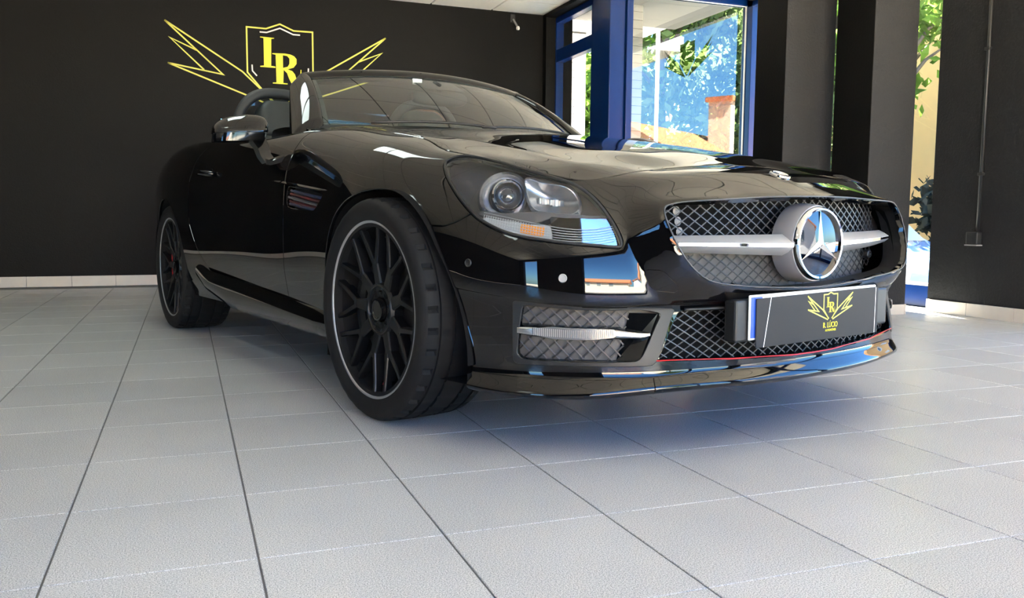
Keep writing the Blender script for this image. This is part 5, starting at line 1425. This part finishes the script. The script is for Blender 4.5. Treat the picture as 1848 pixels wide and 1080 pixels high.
# dashboard
G = []
for x in np.linspace(-.70, .70, 41):
    a = x / .654; p = ws(np.clip(a, -1, 1), .03); hood = .035 * math.exp(-((x - .34) / .17) ** 4)
    G.append([(x, p[1] + .005, p[2] - .022), (x, p[1] + .12, p[2] - .012), (x, max(p[1] + .2, 1.18), .945 + hood * .5), (x, 1.30, .945 + hood), (x, 1.345, .915 + hood), (x, 1.35, .80), (x, 1.27, .66), (x, 1.22, .45)])
q = MB(); G = np.array(G); G = np.stack([nat(np.arange(8.), g, np.linspace(0, 7, 29)) for g in G]); q.grid(G); onbody(q.build('dashboard', M_CABIN, None, True))
# steering wheel (left-hand drive)
sw = bgroup('steering_wheel'); RS = Matrix.Translation((.34, 1.40, .86)) @ Matrix.Rotation(math.radians(-24), 4, 'X')
q = MB(); q.tube([(.178 * math.cos(a), 0, .178 * math.sin(a) * (1 if math.sin(a) > -.8 else .93)) for a in np.linspace(0, 2 * PI, 48, endpoint=False)], .0155, 10, closed=True); o = q.build('wheel_rim', M_LEATH, sw, True); o.matrix_local = RS
q = MB(); q.lathe([(-.035, 0), (-.035, .05), (-.02, .068), (.03, .06)], axis='y', n=32); o = q.build('airbag_cover', M_CABIN, sw, True, sharp=50); o.matrix_local = RS
for a in (0, PI, -PI / 2):
    q = MB(); q.obox((.05 * math.cos(a), -.01, .05 * math.sin(a)), (.172 * math.cos(a), 0, .172 * math.sin(a)), .03, .012, up=(0, -1, 0)); o = q.build('spoke', M_SATIN, sw); o.matrix_local = RS; bevel(o, .004, 2)
q = MB(); q.tube([(0, -.03, 0), (0, -.16, 0)], .03, 12); o = q.build('column_shroud', M_CABIN, sw, True); o.matrix_local = RS
# seats
def seat(x):
    s = bgroup('seat')
    def cushion(name, pts, m=M_LEATH, lv=2):
        """pts: list of cross-sections, each a ring of 8 points"""
        q = MB(); G = np.array(pts); q.grid(np.concatenate([G, G[:, :1]], 1)); n = G.shape[1]; q.add(G[0], [tuple(range(n))[::-1]]); q.add(G[-1], [tuple(range(n))]); o = q.build(name, m, s, True); subsurf(o, lv); return o
    def ring(c, w, d, f, u):
        c = np.array(c, float); f = np.array(f, float); u = np.array(u, float)
        return [tuple(c + np.array([a * w, 0, 0]) + f * b * d) for a, b in ((-1, -.6), (-1, .6), (-.72, 1), (-.3, .8), (.3, .8), (.72, 1), (1, .6), (1, -.6), (.5, -1), (-.5, -1))]
    fwd = np.array([0, -.96, .26]); up = np.array([0, .26, .96])
    B0 = np.array([x, 1.88, .395])
    cushion('backrest', [ring(B0 + up * h, w, d, fwd, up) for h, w, d in ((0, .22, .07), (.05, .25, .085), (.25, .262, .085), (.42, .245, .075), (.55, .20, .062), (.60, .16, .05), (.615, .13, .035))])
    cushion('headrest', [ring(B0 + up * h + fwd * .015, w, d, fwd, up) for h, w, d in ((.60, .10, .035), (.62, .132, .05), (.70, .140, .056), (.76, .125, .05), (.785, .09, .035))])
    f2 = np.array([0, .10, .99])
    cushion('seat_base', [ring((x, y, .40 + (1.86 - y) * .10), w, .07, f2, up) for y, w in ((1.86, .22), (1.80, .25), (1.55, .26), (1.36, .25), (1.31, .22))])
    for e in (-1, 1): q = MB(); q.tube([B0 + up * .56 + [e * .06, 0, 0], B0 + up * .66 + [e * .06, 0, 0]], .007, 8); q.build('headrest_post', M_SATIN, s, True)
for x in (-.40, .40): seat(x)
# roll-over hoops with wind deflector
for x in (-.42, .42):
    rh = bgroup('roll_hoop')
    P = [(x + .215 * math.copysign(abs(math.cos(a)) ** .75, math.cos(a)), 2.07, .90 + .30 * math.sin(a) ** .72) for a in np.linspace(0.02, PI - .02, 31)]
    q = MB(); q.tube(P, .026, 12); q.build('hoop', M_CABIN, rh, True)
    q = MB(); q.add([(px_, py_, pz_) for px_, py_, pz_ in P], [tuple(range(31))]); q.build('deflector_panel', M_NET, rh)
q = MB(); q.box((-.20, 2.066, .90), (.20, 2.074, 1.13)); onbody(q.build('centre_deflector', M_NET, None))
# interior mirror and sensor pod
im = bgroup('interior_mirror')
q = MB(); G = []
for x, k in ((-.135, .5), (-.125, .85), (-.06, 1), (.06, 1), (.125, .85), (.135, .5)):
    G.append([(x, 1.155 + dy, 1.105 + dz * k) for dy, dz in ((.0, .036), (-.022, .026), (-.026, -.018), (-.006, -.038), (.008, -.034), (.010, .03))])
G = np.array(G); q.grid(np.concatenate([G, G[:, :1]], 1)); q.add(G[0], [tuple(range(6))[::-1]]); q.add(G[-1], [tuple(range(6))]); subsurf(q.build('mirror_case', M_CABIN, im, True), 2)
q = MB(); q.tube([(0, 1.15, 1.12), (0, 1.15, 1.16), (0, 1.19, 1.175)], .012, 8); q.build('mirror_arm', M_CABIN, im, True)
q = MB(); G = [[(x, ws(x / .57, s)[1] + .006, ws(x / .57, s)[2] - .004) for x in np.linspace(-.11, .11, 7)] for s in (.66, .75, .84, .92)]; q.grid(np.array(G)); q.build('sensor_pod', M_CABIN, im, True)
q = MB(); p = ws(-.155, .80); q.box((p[0] - .022, p[1] + .006, p[2] - .012), (p[0] + .022, p[1] + .012, p[2] + .012)); onbody(q.build('toll_tag', M_WHITE, None))
# boot lid and rear cover: surface between the two quarter panels
ctl = []
for u in np.linspace(3.30, UMAX, 26):
    for dt in (0, .45):
        p = surf([u], [dt])[0]; ctl.append(p); ctl.append(p * [-1, 1, 1])
for y in (2.12, 2.4, 2.8, 3.0): ctl.append((0, y, .955 if y < 3 else .948))
FIT2 = tps_fit(ctl); eu = np.linspace(3.36, UMAX, 120); ep = surf(eu, np.zeros(120))
out2 = np.vstack([ep[:, :2], (ep * [-1, 1, 1])[::-1][1:, :2]])
xs = np.linspace(-.80, .80, 60); ys = np.linspace(1.95, 3.2, 50); X, Y = np.meshgrid(xs, ys, indexing='ij'); V = np.c_[X.ravel(), Y.ravel(), tps(FIT2, X.ravel(), Y.ravel())]
F = [(i * 50 + j, (i + 1) * 50 + j, (i + 1) * 50 + j + 1, i * 50 + j + 1) for i in range(59) for j in range(49)]
V, A, F = clip(V, V, F, sdf(V[:, :2], out2) - .002); V, A, F = clip(V, A, F, V[:, 1] - 2.10)
mesh_panel('boot_lid', V, F, 1, M_PAINT, rim=.014)
# floor pan keeps daylight out from below
q = MB(); P = [(x, y) for x, y in ((-.70, -.50), (.70, -.50), (.70, 3.0), (-.70, 3.0))]; q.prism([(-.60, -.52), (.60, -.52), (.60, 3.05), (-.60, 3.05)], .155, .185, (0, 1, 2)); onbody(q.build('underbody', M_UNDER, None))
